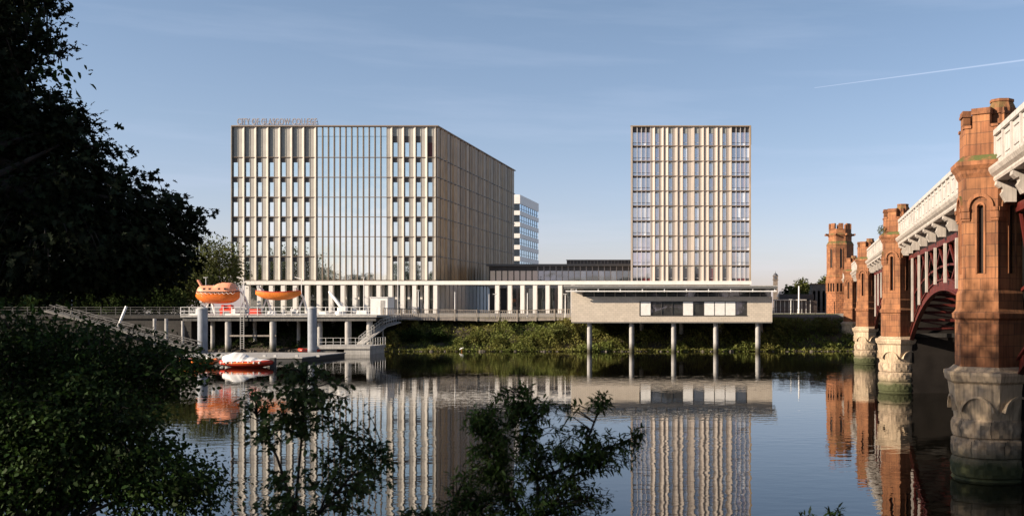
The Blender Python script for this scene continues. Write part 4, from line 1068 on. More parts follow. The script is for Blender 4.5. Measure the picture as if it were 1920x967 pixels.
for i in range(9):
    x_ = lbx-LL*0.40+i*LL*0.1; m.tube([(x_, LY-1.36, lz+1.62), (x_+LL*0.05, LY-1.38, lz+1.38), (x_+LL*0.1, LY-1.36, lz+1.62)], 0.025, 4)
m.make('grab_line', 'canvas_white', lb)
m = MB()
for f in (-0.25, -0.12, 0.1, 0.24): m.box((lbx+LL*f, LY-1.315, lz+2.05), (lbx+LL*f+0.3, LY-1.0, lz+2.3))
m.make('porthole', 'slit_dark', lb)
m = MB()
for r0, r1 in zip(hr[:-1], hr[1:]): m.bar(Vector(r0[0])-Vector((0, .05, .05)), Vector(r1[0])-Vector((0, .05, .05)), 0.14)
m.make('fender_strip', 'rubber', lb)
MB().bar((lbx-LL*0.38, LY, lz+2.5), (lbx-LL*0.47, LY, lz+3.5), 0.5, 0.2).make('bow_hook', 'faded_orange', lb)
# open lifeboat
ox = PX(522, LY); oz = PZ(562.5, LY); OL = PX(564, LY)-PX(480, LY)
ol = thing('open_lifeboat', 'open amber and orange rowing lifeboat hung between white davit arms', 'lifeboat', (ox, LY, oz))
hr = ribbed_hull(OL, 1.9, 1.2, ox, LY, oz, 17, 0.12, 0.22, 0.35)
m = MB().loft(hr, closed=False, caps=False); m.make('hull', 'yellowed_orange', ol)
MB().loft([[(x, LY+(y-LY)*0.9, z+0.02) for x, y, z in r] for r in hr], closed=False, caps=False).make('inner_hull', 'orange_grp', ol)
m = MB()
for side in (0, -1):
    for r0, r1 in zip(hr[:-1], hr[1:]): m.bar(Vector(r0[side]), Vector(r1[side]), 0.10)
m.make('gunwale', 'red_paint', ol)
m = MB()
for f in (-0.25, 0.0, 0.25): m.box((ox+OL*f-0.15, LY-0.8, oz+0.9), (ox+OL*f+0.15, LY+0.8, oz+0.95))
m.make('thwart', 'timber_grey', ol)
def davit(x, label, hgt, reach, y0=LY-0.6, lean=0.0, lamp=True):
    t = thing('boat_davit', label, 'davit', (x, LY+1.6, DZ), 0, 'white davits of the lifeboats')
    yy = LY+1.9
    m = MB(); m.tube([(x+0.9, yy, DZ), (x+0.55, yy, DZ+1.3), (x+0.25, yy-0.2, DZ+2.6), (x, yy-0.9, DZ+hgt-0.5), (x-0.15+lean, LY-0.2, DZ+hgt)], [0.20, 0.17, 0.15, 0.13, 0.1], 8)
    m.tube([(x-0.9, yy, DZ), (x-0.35, yy, DZ+1.2), (x+0.2, yy-0.2, DZ+2.4)], [0.14, 0.12, 0.1], 8); m.make('arm', 'white_paint', t)
    m = MB(); m.box((x-1.1, LY-1.6, DZ), (x+1.1, LY+2.4, DZ+0.22)); m.box((x-0.3, LY-1.4, DZ+0.22), (x+0.3, LY-0.7, DZ+0.9)); m.make('cradle', 'white_paint', t)
    m = MB(); m.tube([(x-0.15+lean, LY-0.2, DZ+hgt), (x-0.15+lean, LY-0.2, DZ+hgt-1.2)], 0.03, 5); m.box((x-0.3+lean, LY-0.35, DZ+hgt-0.2), (x+0.05+lean, LY-0.05, DZ+hgt+0.15)); m.make('fall_block', 'galvanised', t)
    if lamp:
        m = MB(); m.bar((x-0.1, yy, DZ+hgt-1.2), (x-0.1, yy, DZ+hgt+1.5), 0.09); m.bar((x-0.1, yy, DZ+hgt+1.5), (x-1.1, yy, DZ+hgt+1.75), 0.10); m.make('lamp_arm', 'white_paint', t)
    return t
davit(PX(446, LY), 'white davit with a lamp arm at the right end of the enclosed lifeboat', 3.9, 1)
davit(PX(380, LY), 'white davit frame at the left end of the enclosed lifeboat', 2.0, 1, lamp=False)
davit(PX(487, LY), 'white davit at the left end of the open lifeboat', 4.2, 1, lamp=False)
davit(PX(556, LY), 'white davit with a lamp arm at the right end of the open lifeboat', 3.9, 1)
# red engine frame below the lifeboat, deck crane, white box, store boxes
rf = thing('winch_frame', 'bright red winch frame standing under the enclosed lifeboat', 'winch', (PX(423, LY), LY, DZ))
m = MB(); xx = PX(418, LY); m.bar((xx, LY-0.5, DZ), (xx+0.3, LY-0.5, DZ+1.5), 0.35); m.bar((xx+1.6, LY-0.5, DZ), (xx+1.3, LY-0.5, DZ+1.5), 0.35); m.box((xx-0.2, LY-0.7, DZ+0.5), (xx+1.8, LY+0.5, DZ+0.9)); m.make('frame', 'red_paint', rf)
MB().tube([(xx+0.1, LY, DZ+1.15), (xx+1.5, LY, DZ+1.15)], 0.32, 12).make('drum', 'red_paint', rf)
cr_ = thing('deck_crane', 'small white deck crane with its boom pointing up to the left', 'crane', (PX(638, 151), 151, DZ))
cx_ = PX(638, 151); MB().lathe([(0.75, DZ), (0.7, DZ+0.5), (0.4, DZ+0.6), (0.38, DZ+1.1)], cx_, 151, 18).make('pedestal', 'white_paint', cr_)
MB().tube([(cx_+0.5, 151, DZ+0.9), (cx_-0.1, 151, DZ+1.5), (PX(617, 151), 151, PZ(546, 151))], [0.33, 0.26, 0.17], 10).make('boom', 'white_paint', cr_)
B((cx_+0.2, 150.5, DZ+0.6), (cx_+0.95, 151.5, DZ+1.3)).make('housing', 'white_paint', cr_)
wh = thing('site_cabin', 'plain white cabin box on the right end of the boat deck', 'cabin', (PX(717, 156), 156, DZ))
B((PX(699, 156), 155, 4.9), (PX(731, 156), 158, PZ(558, 156))).make('body', 'white_paint', wh); B((PX(699, 156)-0.1, 154.9, PZ(558, 156)), (PX(731, 156)+0.1, 158.1, PZ(556.6, 156))).make('roof', 'white_paint', wh)
B((PX(718, 156), 154.97, 5.3), (PX(726, 156), 154.995, PZ(563, 156))).make('door', 'pale_concrete', wh)
for p, wd, hh_, mt, lb_ in ((600, 1.2, .5, 'white_paint', 'low white locker on the deck right of the tall guide pile'), (670, 1.6, .7, 'canvas_white', 'white canvas covered bundle at the foot of the deck crane'), (504, 1.0, .6, 'white_paint', 'white locker under the open lifeboat'), (469, 1.5, .9, 'red_paint', 'low red machine on the deck between the two lifeboats'), (540, .9, .5, 'pale_concrete', 'pale crate under the stern of the open lifeboat')):
    x = PX(p, 150); m = MB(); z_ = DZ
    m.prism([(x, 149.4), (x+wd, 149.4), (x+wd, 150.4), (x, 150.4)], z_, z_+hh_, [(x+.1, 149.5), (x+wd-.1, 149.5), (x+wd-.1, 150.3), (x+.1, 150.3)]); m.box((x-.04, 149.36, z_), (x+wd+.04, 150.44, z_+.1))
    tag(m.make('deck_locker', mt, at=(x, 149.5, z_)), lb_, 'locker')
# moored covered boat
MY = 110.5; mx0, mx1 = PX(416, MY), PX(512, MY); mxc, ML = (mx0+mx1)/2, mx1-mx0
mb = thing('covered_boat', 'moored boat with an orange red inflatable collar under a white tent cover', 'boat', (mxc, MY, 0))
hr = ribbed_hull(ML, 2.1, 0.62, mxc, MY, -0.1, 15, 0.1, 0.10, 0.75)
m = MB().loft(hr, closed=False, caps=False); m.make('hull', 'red_paint', mb)
m = MB()
for side in (0, -1): m.tube([Vector(r[side])+Vector((0, 0, -0.08)) for r in hr], 0.27, 10)
m.make('collar', 'red_paint', mb)
m = MB()
for side in (0, -1): m.tube([Vector(r[side])+Vector((0, -0.24 if side == 0 else 0.24, -0.05)) for r in hr[2:-2]], 0.09, 6)
m.make('collar_stripe', 'orange_grp', mb)
rings = []
for i in range(17):
    t = i/16; x = mx0+0.05+t*(ML-0.3); pk = 0.30+0.68*math.exp(-((t-0.30)/0.28)**2) - 0.18*max(0, t-0.5); w_ = 1.12*(1-(abs(t*2-1))**6)+0.12
    zb = 0.62+0.04*math.sin(i*1.9)
    rings.append([(x, MY-w_, zb), (x, MY-w_*0.75, zb+pk*0.42), (x, MY-w_*0.3, zb+pk*0.82), (x, MY, zb+pk), (x, MY+w_*0.3, zb+pk*0.82), (x, MY+w_*0.75, zb+pk*0.42), (x, MY+w_, zb)])
MB().loft(rings, smooth=False).make('cover', 'canvas_white', mb)
m = MB()
for i in range(8): m.box((mx0+0.5+i*ML/9.5, MY-1.36, 0.45), (mx0+0.62+i*ML/9.5, MY-1.2, 0.66))
m.make('lacing', 'canvas_white', mb)
B((mx1-0.25, MY-0.25, -0.1), (mx1+0.25, MY+0.25, 1.0)).make('outboard_motor', 'rubber', mb)
def rib(label, px, Y, L, mt='red_paint', ang=0.0):
    cx = PX(px, Y); t = thing('inflatable_boat', label, 'boat', (cx, Y, 0), ang, 'small red inflatable boats')
    hr = ribbed_hull(L, 1.5, 0.5, 0, 0, -0.05, 13, 0.1, 0.18, 0.7)
    MB().loft(hr, closed=False, caps=False).make('hull', 'rubber', t, world=False)
    m = MB(); m.tube([Vector(r[0]) for r in hr] + [Vector(r[-1]) for r in reversed(hr)], 0.22, 10); m.make('tube', mt, t, world=False)
    B((L*0.05, -0.25, 0.3), (L*0.05+0.4, 0.25, 0.95)).make('console', 'white_paint', t, world=False)
rib('small red inflatable boat moored behind the right-hand guide pile', 586, 141, 3.6)
rib('orange red inflatable boat half hidden by leaves at the left end of the pontoon', 384, 112, 2.6, 'orange_grp', 0.9)
rib('orange dinghy glimpsed through leaves, farthest left on the water', 352, 114, 1.6, 'orange_grp', 0.4)

# lamp posts
def lamp(label, px, Y, top, z0=GZ, r=0.07, head=True, mt='white_paint'):
    x = PX(px, Y); t = thing('lamp_post', label, 'lamp post', (x, Y, z0), 0, 'lamp posts along the waterfront')
    MB().tube([(x, Y, z0), (x, Y, z0+0.8), (x, Y, PZ(top, Y))], [r*1.6, r, r*0.8], 8).make('pole', mt, t)
    if head: m = MB(); zt_ = PZ(top, Y); m.box((x-0.35, Y-0.12, zt_), (x+0.2, Y+0.12, zt_+0.13)); m.make('lamp_head', 'galvanised', t)
lamp('slim white post on the boardwalk before the pale ground floor wall', 853, 159, 547, 4.6, head=False)
lamp('left of two slim white posts beside the first right-hand column', 917, 159, 551, 4.6, 0.05, False)
lamp('right of two slim white posts beside the first right-hand column', 928.5, 159, 552, 4.6, 0.05, True)
lamp('thin lamp post at the left end of the boardwalk railing', 784.5, 158, 545, 4.7)
lamp('tall thin lamp post before the right part of the glazed college front', 746, 165, 480, GZ, 0.05)
lamp('lamp post with a small camera head before the glazed college front', 682, 165, 521, GZ, 0.06)
lamp('thin lamp post left of the enclosed lifeboat', 386, 165, 521, GZ, 0.05)
lamp('stout white post on the lawn right of the pavilion', 1498, 190, 536, GZ, 0.16, False)
lamp('short lamp post by the fence right of the pavilion', 1483, 172, 562, GZ, 0.07)
lamp('lamp post among the columns left of the pavilion', 989, 159, 549, 4.6, 0.08, False)
lamp('short white post with lamp close to the left end of the pavilion', 1060, 158, 552, 4.6, 0.08)
lamp('post under the big tree at the far left quay', 134, 152, 548, GZ, 0.1)

# ================================================================== right background
fn = railing('lawn_fence', 'thin grey fence along the lawn right of the pavilion', [(PX(1450, 166), 166, GZ-0.1), (PX(1548, 166), 166, GZ-0.1)], 1.2, 1.8, 'iron_dark', (1.0, 0.55, 0.1), 0.03)
structure(B((PX(1450, 170), 168, GZ), (PX(1560, 185), 184, GZ+0.05)).make('lawn', 'lawn'))
sh_ = thing('station_canopy', 'low dark glazed building with a flat pale canopy right of the pavilion', 'building', (12, 210, GZ))
B((PX(1453, 205), 205.5, GZ), (PX(1532, 205), 216, PZ(563, 205))).make('wall', 'brown_glass_wall', sh_); B((PX(1452, 205), 204.4, PZ(563, 205)), (PX(1512, 205), 216.3, PZ(561, 205))).make('canopy', 'pale_concrete', sh_)
B((PX(1462, 205), 208, PZ(561, 205)), (PX(1528, 205), 216, PZ(551, 205))).make('upper_storey', 'dark_frame', sh_)
m = MB()
for j in range(9): m.box((PX(1455+8*j, 205), 205.2, GZ), (PX(1455+8*j, 205)+0.12, 205.49, PZ(563, 205)))
m.make('frame', 'galvanised', sh_)
vd = thing('arcaded_viaduct', 'dark stone railway arcade behind the lawn, just left of the castellated tower', 'viaduct', (PX(1540, 225), 225, GZ))
m = MB(); vx0, vx1 = PX(1522, 225), PX(1585, 225); m.box((vx0, 225, PZ(545, 225)), (vx1, 232, PZ(533, 225)))
for j in range(8): x = vx0+j*(vx1-vx0)/7; m.box((x-0.25, 225, GZ), (x+0.25, 232, PZ(545, 225)))
m.make('piers', 'old_stone', vd); B((vx0, 231.5, GZ), (vx1, 231.9, PZ(546, 225))).make('back_wall', 'slit_dark', vd); B((vx0-0.2, 224.8, PZ(533, 225)), (vx1, 232.2, PZ(531.5, 225))).make('coping', 'sandstone_trim', vd)
# distant clock tower
kY = 420; kx = PX(1454, kY); kz = lambda p: PZ(p, kY)
ck = thing('clock_tower', 'small distant clock tower with a domed top above the pavilion roof end', 'tower', (kx, kY, GZ))
m = MB(); m.box((kx-0.95, kY-0.95, GZ), (kx+0.95, kY+0.95, kz(525))); m.make('shaft', 'old_stone', ck)
m = MB(); m.box((kx-1.25, kY-1.25, kz(525)), (kx+1.25, kY+1.25, kz(524))); m.box((kx-1.0, kY-1.0, kz(524)), (kx+1.0, kY+1.0, kz(517.5))); m.box((kx-1.2, kY-1.2, kz(517.5)), (kx+1.2, kY+1.2, kz(516.8))); m.make('belfry', 'old_stone', ck)
m = MB(); m.lathe([(1.05, kz(516.8)), (0.9, kz(514.5)), (0.4, kz(512.5)), (0.12, kz(511.5)), (0.05, kz(508))], kx, kY, 14); m.make('dome', 'slate', ck)
MB().tube([(kx, kY-1.02, kz(520.8)), (kx, kY-1.08, kz(520.8))], 0.62, 16).make('clock_face', 'slate', ck)
bg1 = thing('tenement', 'long low stone building far behind the lawn', 'building', (20, 330, GZ))
B((PX(1458, 330), 330, GZ), (PX(1600, 330), 345, PZ(556, 330))).make('wall', 'old_stone', bg1)
m = MB(); a, b = PX(1457, 330), PX(1600, 330); m.solid([(a, 329, PZ(556, 330)), (b, 329, PZ(556, 330)), (b, 346, PZ(556, 330)), (a, 346, PZ(556, 330)), (a+1, 337.5, PZ(545, 330)), (b-1, 337.5, PZ(545, 330))], [(0,1,5,4),(2,3,4,5),(1,2,5),(3,0,4),(0,3,2,1)]); m.make('roof', 'slate', bg1)
for j in range(10): x = PX(1462+13*j, 330); B((x, 329.9, PZ(570, 330)), (x+0.9, 329.97, PZ(561, 330))).make('window', 'slit_dark', bg1)
# gull by the water
gl = thing('gull', 'single white gull standing on the stones at the foot of the green bank', 'bird', (PX(865, 149), 149, 0))
gx = PX(865, 149); MB().loft([[(gx+q*0.30, 149-0.12*s_*c1, 0.42+0.12*s_*s1+0.12*q) for c1, s1 in [(math.cos(R(60*i)), math.sin(R(60*i))) for i in range(6)]] for q, s_ in ((-1, .15), (-.5, .7), (0, 1.1), (.5, .9), (.8, .5), (1.0, .55), (1.2, .2))]).make('body', 'gull_white', gl)
m = MB(); m.bar((gx, 149, 0.0), (gx, 149, 0.32), 0.03); m.bar((gx+0.08, 149, 0.0), (gx+0.08, 149, 0.32), 0.03); m.make('leg', 'orange_grp', gl)
# parked vans under the trees on the left
def van(label, px, Y, mt='white_paint'):
    x = PX(px, Y); t = thing('parked_van', label, 'van', (x, Y, GZ), 0, 'vehicles under the trees')
    o = [(-2.5, .45), (-2.5, 1.3), (-1.7, 1.5), (-1.1, 2.2), (2.4, 2.3), (2.5, .45)]
    MB().loft([[(x+a, Y-0.95, GZ+b) for a, b in o], [(x+a, Y+0.95, GZ+b) for a, b in o]], smooth=False).make('body', mt, t)
    o = [(-1.55, 1.5), (-1.05, 2.05), (-0.4, 2.1), (-0.4, 1.5)]
    MB().loft([[(x+a, Y-0.97, GZ+b) for a, b in o], [(x+a, Y-0.951, GZ+b) for a, b in o]], smooth=False).make('window', 'slit_dark', t)
    for q in (-1.6, 1.6): MB().tube([(x+q, Y-1.0, GZ+.35), (x+q, Y+1.0, GZ+.35)], 0.35, 14).make('wheel', 'rubber', t)
van('white van parked on the quay seen below the big tree, left one', 126, 166)
van('white van parked on the quay seen below the big tree, right one', 192, 167)

# ================================================================== vegetation on the far bank
def scatter_bank(n, x0, x1, y0, y1, hmax, size, mt, name, label, dens=None):
    x = RNG.uniform(x0, x1, n*2); y = RNG.uniform(y0, y1, n*2)
    cl_ = np.sin(x*0.55+2.0*np.sin(y*0.35))*0.5+np.sin(x*1.37+y*0.9)*0.35+np.sin(x*0.19+1.1)*0.35
    keep = RNG.uniform(-1.1, 1.0, n*2) < cl_+0.35; x, y, cl_ = x[keep][:n], y[keep][:n], cl_[keep][:n]
    h = np.clip(0.30+0.85*cl_+0.3*np.sin(x*2.7+y*2.1), 0.05, 1.5)*hmax
    z = np.array([bank_z(a, b) for a, b in zip(x, y)]) + h*RNG.uniform(0, 1, len(x))**0.6
    z = np.maximum(z, 0.12)
    zc = np.where(y > 156.5, 4.45, 9); z = np.minimum(z, zc+RNG.uniform(-0.5, 0.15, len(x)))
    o = leaves_mesh(name, np.stack([x, y, z], 1), rand_dirs(len(x), 1, 0.7), size, 'oval', mt)
    return tag(o, label, 'ground cover', kind='stuff')
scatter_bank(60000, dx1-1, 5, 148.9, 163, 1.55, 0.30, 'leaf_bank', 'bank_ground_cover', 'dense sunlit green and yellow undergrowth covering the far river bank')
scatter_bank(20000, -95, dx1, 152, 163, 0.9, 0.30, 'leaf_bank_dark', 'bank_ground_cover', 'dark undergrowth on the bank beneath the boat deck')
scatter_bank(26000, 3, 20, 149.5, 185, 1.3, 0.30, 'leaf_bank', 'bank_ground_cover', 'dark green undergrowth on the bank right of the pavilion')
scatter_bank(8000, 20, 60, 149.5, 185, 1.0, 0.42, 'leaf_bank_dark', 'bank_ground_cover', 'dark green undergrowth on the bank beyond the bridge arches')
# rubble at the waterline
m = MB()
for i in range(800):
    x = random.uniform(-100, 60); y = random.uniform(148.6, 152.2); r_ = random.uniform(0.08, 0.34); z_ = max(bank_z(x, y), 0)-0.04
    a = random.uniform(0, 6.28); o = [(x+r_*random.uniform(.7, 1.2)*math.cos(a+1.05*k), y+r_*random.uniform(.6, 1)*math.sin(a+1.05*k)) for k in range(6)]
    m.prism(o, z_, z_+r_*random.uniform(.5, 1.0), [(x+(p[0]-x)*.6, y+(p[1]-y)*.6) for p in o])
tag(m.make('shore_rubble', 'rubble'), 'line of pale rubble stones and driftwood along the far waterline', 'rubble', kind='stuff')
# individual bushes on the slope
for i, (p, y, w_, h_, mt, lb_) in enumerate([
    (935, 152.0, 2.2, 2.1, 'leaf_bank', 'tall yellowish bush at the water edge left of the pavilion'),
    (1010, 153.5, 2.4, 2.0, 'leaf_bank', 'round sunlit bush on the bank midway between boardwalk bend and pavilion'),
    (1050, 154.5, 2.0, 2.3, 'leaf_sunny', 'bright green bush next to the left end of the pavilion'),
    (890, 154.0, 2.2, 1.7, 'leaf_bank', 'low olive bush on the bank under the boardwalk bend'),
    (820, 154.5, 2.6, 1.9, 'leaf_bank_dark', 'dark green bush on the bank below the boardwalk'),
    (770, 154.0, 2.6, 2.0, 'leaf_bank_dark', 'dark bush on the bank right of the sloping stairway'),
    (1125, 155.5, 2.0, 2.2, 'leaf_bank', 'bush growing between the first two stilts of the pavilion'),
    (1215, 154.5, 2.6, 1.6, 'leaf_bank', 'low yellow bush behind the second stilt of the pavilion'),
    (1485, 155.0, 3.6, 2.9, 'leaf_sunny', 'large dark green bush on the bank just right of the pavilion'),
    (1540, 156.0, 3.4, 3.0, 'leaf_sunny', 'large dark green bush on the bank left of the farthest bridge pier')]):
    x = PX(p, y); z_ = max(0.1, bank_z(x, y)-0.1)
    make_tree('bank_bush', lb_, 'bush', (x, y, z_), [((x, y, z_+h_*0.5), (w_*0.5, w_*0.45, h_*0.5)), ((x+w_*.35, y, z_+h_*.35), (w_*.35, w_*.3, h_*.35))], 90, 26, 0.24, 'oval', mt, 0.28, 0.05, 'bushes on the far bank', limbs=6)

# ================================================================== background trees
def bgtree(label, px, Y, wpx, ytop, mt, n=150, per=30, leaf=0.5, z0=GZ, group='trees along the far quay', low=0.25):
    x = PX(px, Y); top = PZ(ytop, Y); wd = wpx/F*Y/2; h = top-z0; cz = z0+h*(1+low)/2; rz_ = h*(1-low)/2
    bl = [((x, Y, cz), (wd*.75, wd*.7, rz_*0.95))]
    for k in range(5):
        a = random.uniform(0, 6.28); bl.append(((x+wd*.55*math.cos(a), Y+wd*.5*math.sin(a), cz+rz_*random.uniform(-.45, .45)), (wd*.48, wd*.48, rz_*.42)))
    return make_tree('broadleaf_tree', label, 'tree', (x, Y, z0-0.1), bl, n, per, leaf, 'oval', mt, wd*0.16+0.3, max(0.2, h*0.025), group, limbs=12)
bgtree('sunlit green tree between the big dark tree and the college block', 390, 186, 120, 445, 'leaf_sunny', 260, 34, 0.42)
bgtree('bushy sunlit tree just left of the enclosed lifeboat', 350, 172, 80, 490, 'leaf_sunny', 200, 34, 0.38, low=0.05)
for i, (p, Y, wpx, yt) in enumerate([(290, 180, 100, 470), (215, 176, 110, 500), (140, 182, 120, 490), (60, 178, 120, 480), (-20, 180, 130, 470)]):
    bgtree(['shaded tree behind the right side of the big dark tree', 'low shaded tree above the quay railing behind the big dark tree', 'tree above the parked white vans behind the big dark tree', 'tree on the far quay near the left edge', 'tree on the far quay at the very left edge'][i], p, Y, wpx, yt, 'leaf_bank_dark' if i else 'leaf_sunny', 150, 28, 0.55)
for i, (p, wpx, yt) in enumerate([(20, 100, 540), (95, 80, 548), (160, 70, 545), (235, 90, 538), (305, 80, 540)]):
    bgtree(['dark shrub behind the quay railing at the far left edge', 'dark shrub in front of the left white van', 'dark shrub between the white vans and the leaning pole', 'broad dark shrub behind the leaning pole', 'dark shrub behind the railing left of the boat deck'][i], p, 160, wpx, yt, 'leaf_bank_dark', 240, 30, 0.34, low=-0.1, group='shrubs behind the quay railing')
for i, (p, Y, wpx, yt) in enumerate([(270, 190, 130, 495), (-150, 158, 190, 380), (-20, 170, 160, 430), (90, 166, 90, 520), (-330, 156, 200, 360)]):
    bgtree(['broad low tree closing the gap under the right half of the big oak', 'tall tree on the far quay outside the left edge', 'broad tree on the far quay at the left edge behind the railing', 'small tree by the vans under the big oak', 'tree on the far quay well outside the left edge'][i], p, Y, wpx, yt, 'leaf_bank_dark', 200, 30, 0.55, low=0.12)
bgtree('round yellow green tree beyond the low glazed building', 1505, 255, 34, 524, 'leaf_sunny', 120, 26, 0.6, low=0.2)
bgtree('green tree right behind the castellated tower', 1550, 262, 34, 514, 'leaf_sunny', 120, 26, 0.6, low=0.2)
bgtree('dull tree left of the round yellow green tree', 1480, 275, 30, 538, 'leaf_bank_dark', 90, 22, 0.7, low=0.2)
bgtree('dark tree behind the railway arcade', 1528, 262, 40, 537, 'leaf_bank_dark', 100, 22, 0.7, low=0.2)
bgtree('tree seen through the near bridge arch on the far bank', 1730, 178, 90, 545, 'leaf_bank_dark', 120, 26, 0.6, low=0.0)
bgtree('tree seen through the near bridge arch close to the second pier', 1790, 182, 90, 535, 'leaf_bank_dark', 120, 26, 0.6, low=0.0)
bgtree('tree beyond the bridge behind the nearest pier', 1880, 180, 110, 520, 'leaf_bank_dark', 120, 26, 0.6, low=0.0)

# ================================================================== near bank trees
YN = 17.5
def nb(px, py, rx, ry, Y=YN, ryy=None): s = Y/F; return ((PX(px, Y), Y, PZ(py, Y)), (rx*s, (ryy or max(rx, ry)*0.8)*s, ry*s))
big = [nb(10, 50, 95, 100), nb(-40, -120, 150, 110), nb(45, 225, 110, 62), nb(118, 292, 88, 60), nb(40, 380, 170, 100), nb(178, 378, 112, 82), nb(282, 430, 70, 66), nb(120, 480, 200, 75), nb(325, 392, 38, 30), nb(240, 480, 110, 55),
       nb(-120, 300, 180, 260), nb(-160, 60, 170, 160)]
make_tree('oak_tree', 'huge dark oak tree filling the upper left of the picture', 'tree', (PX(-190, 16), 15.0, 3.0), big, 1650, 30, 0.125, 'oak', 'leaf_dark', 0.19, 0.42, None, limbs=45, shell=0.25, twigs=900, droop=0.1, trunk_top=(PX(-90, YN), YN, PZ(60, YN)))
low_ = [nb(60, 690, 170, 95, 13), nb(190, 690, 140, 70, 13), nb(300, 700, 75, 50, 13), nb(40, 860, 200, 110, 12), nb(190, 850, 130, 90, 12), nb(300, 900, 100, 70, 12), nb(370, 930, 55, 45, 12), nb(120, 770, 160, 60, 12), nb(345, 690, 28, 25, 12.5), nb(-80, 760, 150, 200, 12)]
make_tree('riverside_tree', 'dark leafy tree filling the lower left corner in front of the water', 'tree', (PX(-20, 11), 11.0, 2.2), low_, 1750, 40, 0.058, 'oval', 'leaf_shade', 0.15, 0.12, None, limbs=60, shell=0.25, twigs=400, droop=0.2, fork=0.25)
def sapling(label, stems, blobs, ncl, per, leaf, shape, Y, cl_, mt='leaf_sapling', droop=0.3):
    b = (PX(stems[0][0][0], Y), Y, PZ(stems[0][0][1], Y)); t = thing('sapling', label, 'sapling', b, 0, 'saplings in the foreground')
    C = []; m = MB(); Pn = []
    for st in stems:
        pts = [Vector((PX(p[0], Y+0.05*i), Y+0.05*i, PZ(p[1], Y))) for i, p in enumerate(st)]; rr = [0.013*(1-0.75*i/(len(pts)-1)) for i in range(len(pts))]
        m.tube(pts, rr, 6); 
        for a, b_ in zip(pts[:-1], pts[1:]):
            for f in np.linspace(0, 1, 8): Pn.append(a.lerp(b_, f))
    vol = np.array([r[0]*r[2] for _, r in blobs]); vol = vol/vol.sum()
    for (c_, r), q in zip(blobs, vol):
        for e in in_ellipsoid(max(1, int(ncl*q)), c_, r, 0.0):
            e = Vector(e); below = [q_ for q_ in Pn if q_.z < e.z+0.02] or Pn
            s_ = min(below, key=lambda q_: (q_-e).length); L_ = (e-s_).length; md = s_.lerp(e, 0.5)+Vector((0, 0, 0.12*L_))
            m.tube([s_, md, e], [0.0045, 0.003, 0.0012], 4, True)
            tw_ = [md.lerp(e, f) for f in np.linspace(0, 1, max(3, per//2))]
            for k, q_ in enumerate(tw_):
                for sd_ in (-1, 1): C.append((q_, (e-s_).normalized(), sd_))
    m.make('stem', 'bark', t)
    P_ = np.array([list(c_[0]) for c_ in C]) + RNG.normal(size=(len(C), 3))*cl_
    D = np.array([list(c_[1]) for c_ in C]); side = np.cross(D, RNG.normal(size=D.shape)); side /= np.linalg.norm(side, axis=1, keepdims=True)+1e-9
    D = D*0.7 + side*np.array([c_[2] for c_ in C])[:, None] + RNG.normal(size=D.shape)*0.25; D[:, 2] -= droop
    leaves_mesh('foliage', P_, D, leaf, shape, mt, t, flat=0.7)
    return t
Y1 = 6.8
sapling('slender dark sapling with a visible stem, left of centre in the foreground', [[(548, 1120), (553, 960), (566, 820), (575, 720), (578, 690)], [(560, 1100), (600, 960), (640, 860)], [(553, 960), (520, 860), (480, 780)], [(600, 960), (670, 880), (720, 850)]],
        [nb(575, 690, 55, 20, Y1), nb(560, 755, 120, 55, Y1), nb(520, 800, 80, 50, Y1), nb(640, 800, 60, 40, Y1), nb(650, 890, 100, 70, Y1), nb(520, 930, 60, 50, Y1), nb(590, 1000, 140, 60, Y1), nb(700, 850, 40, 25, Y1)], 420, 13, 0.040, 'oval', Y1, 0.010)
Y2 = 6.3
sapling('spreading green sapling with narrow leaves in the centre foreground', [[(1000, 1150), (1005, 1000), (1008, 900), (1000, 800), (985, 735)], [(1005, 1000), (1080, 880), (1120, 780), (1135, 745)], [(1005, 1000), (940, 900), (900, 820)], [(1008, 900), (1120, 850), (1195, 820)], [(1000, 1100), (900, 960), (850, 930)]],
        [nb(985, 760, 75, 40, Y2), nb(930, 790, 70, 45, Y2), nb(950, 850, 90, 55, Y2), nb(1050, 850, 90, 60, Y2), nb(1140, 850, 65, 45, Y2), nb(1030, 940, 130, 60, Y2), nb(890, 950, 85, 45, Y2), nb(900, 900, 60, 30, Y2), nb(1125, 755, 25, 22, Y2), nb(1195, 820, 18, 25, Y2), nb(1000, 1030, 180, 60, Y2)], 900, 16, 0.044, 'lance', Y2, 0.010, 'leaf_shade')
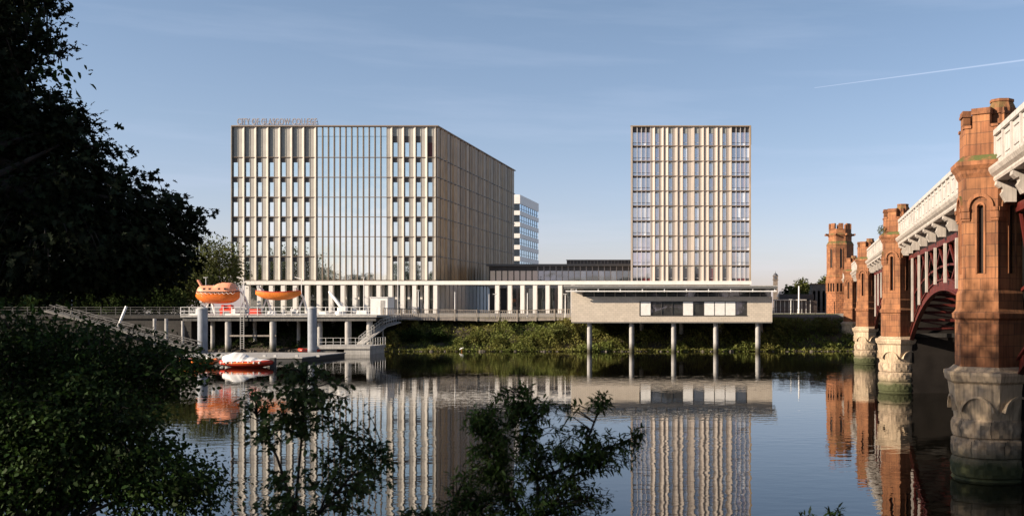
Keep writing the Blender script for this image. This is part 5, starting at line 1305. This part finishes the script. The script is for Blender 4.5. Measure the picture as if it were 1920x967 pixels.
sapling('tip of a small shrub poking up at the bottom edge under the bridge', [[(1545, 1080), (1555, 985), (1575, 950)], [(1545, 1080), (1510, 975)]], [nb(1560, 965, 30, 14, 6.5), nb(1510, 968, 30, 9, 6.5), nb(1540, 1010, 60, 30, 6.5)], 34, 10, 0.05, 'lance', 6.5, 0.008)
sapling('low dark shrub in the bottom corner between the two saplings', [[(780, 1100), (790, 1010), (800, 960)]], [nb(790, 990, 60, 40, 6.5), nb(740, 1010, 60, 40, 6.5)], 50, 10, 0.055, 'oval', 6.5, 0.01)
# trees further along the near bank (they shade the foreground and mirror in the college glass)
proto = None
for i, (x, y, h, r_) in enumerate([(-28.5, 8, 17, 6.5), (-24, -6, 16, 6), (-42, 12, 16, 7), (-20.8, 24.2, 17.4, 4.7), (-40, -8, 17, 7), (-55, -2, 17, 7), (-72, 4, 15, 7), (-88, -4, 17, 7), (-104, 0, 14, 7), (-14, -16, 15, 6), (0, -18, 13, 6), (-192, 0, 27, 10), (-174, -8, 21, 9), (-156, -2, 19, 9), (-138, -5, 23, 9), (-122, 2, 19, 8)]):
    lb_ = ['leafy bank tree standing behind and left of the big oak', 'tree on the near bank left of the camera', 'tree upstream of the big oak', 'tree at the water edge behind the big oak', 'tree behind the camera to the left', 'bank tree further upstream', 'small bank tree far upstream', 'tall bank tree far upstream', 'last bank tree upstream', 'tree behind the camera', 'tree behind the camera near the bridge', 'tallest tree far up the near bank, mirrored in the college glass', 'second tree up the far end of the near bank', 'third tree up the far end of the near bank', 'wide tree far up the near bank', 'lower tree far up the near bank'][i]
    if proto is None:
        proto = (make_tree('bank_tree', lb_, 'tree', (x, y, 3.5), [((x, y, 3.5+h*.58), (r_*.8, r_*.8, h*.34)), ((x+2.5, y, 9), (3.5, 3.5, 3)), ((x-2.5, y-2, 10), (3.5, 3.5, 3.5)), ((x, y+2.5, 13), (3.5, 3.5, 3.5)), ((x+1, y-3, 14), (3, 3, 3))], 800, 30, 0.26, 'oval', 'leaf_shade', 0.6, 0.35, 'trees on the near bank', limbs=20), h, r_)
    else:
        o = dup(proto[0], (x, y, 3.5), lb_, rz=random.uniform(0, 6)); o.scale = (r_/proto[2], r_/proto[2], h/proto[1])
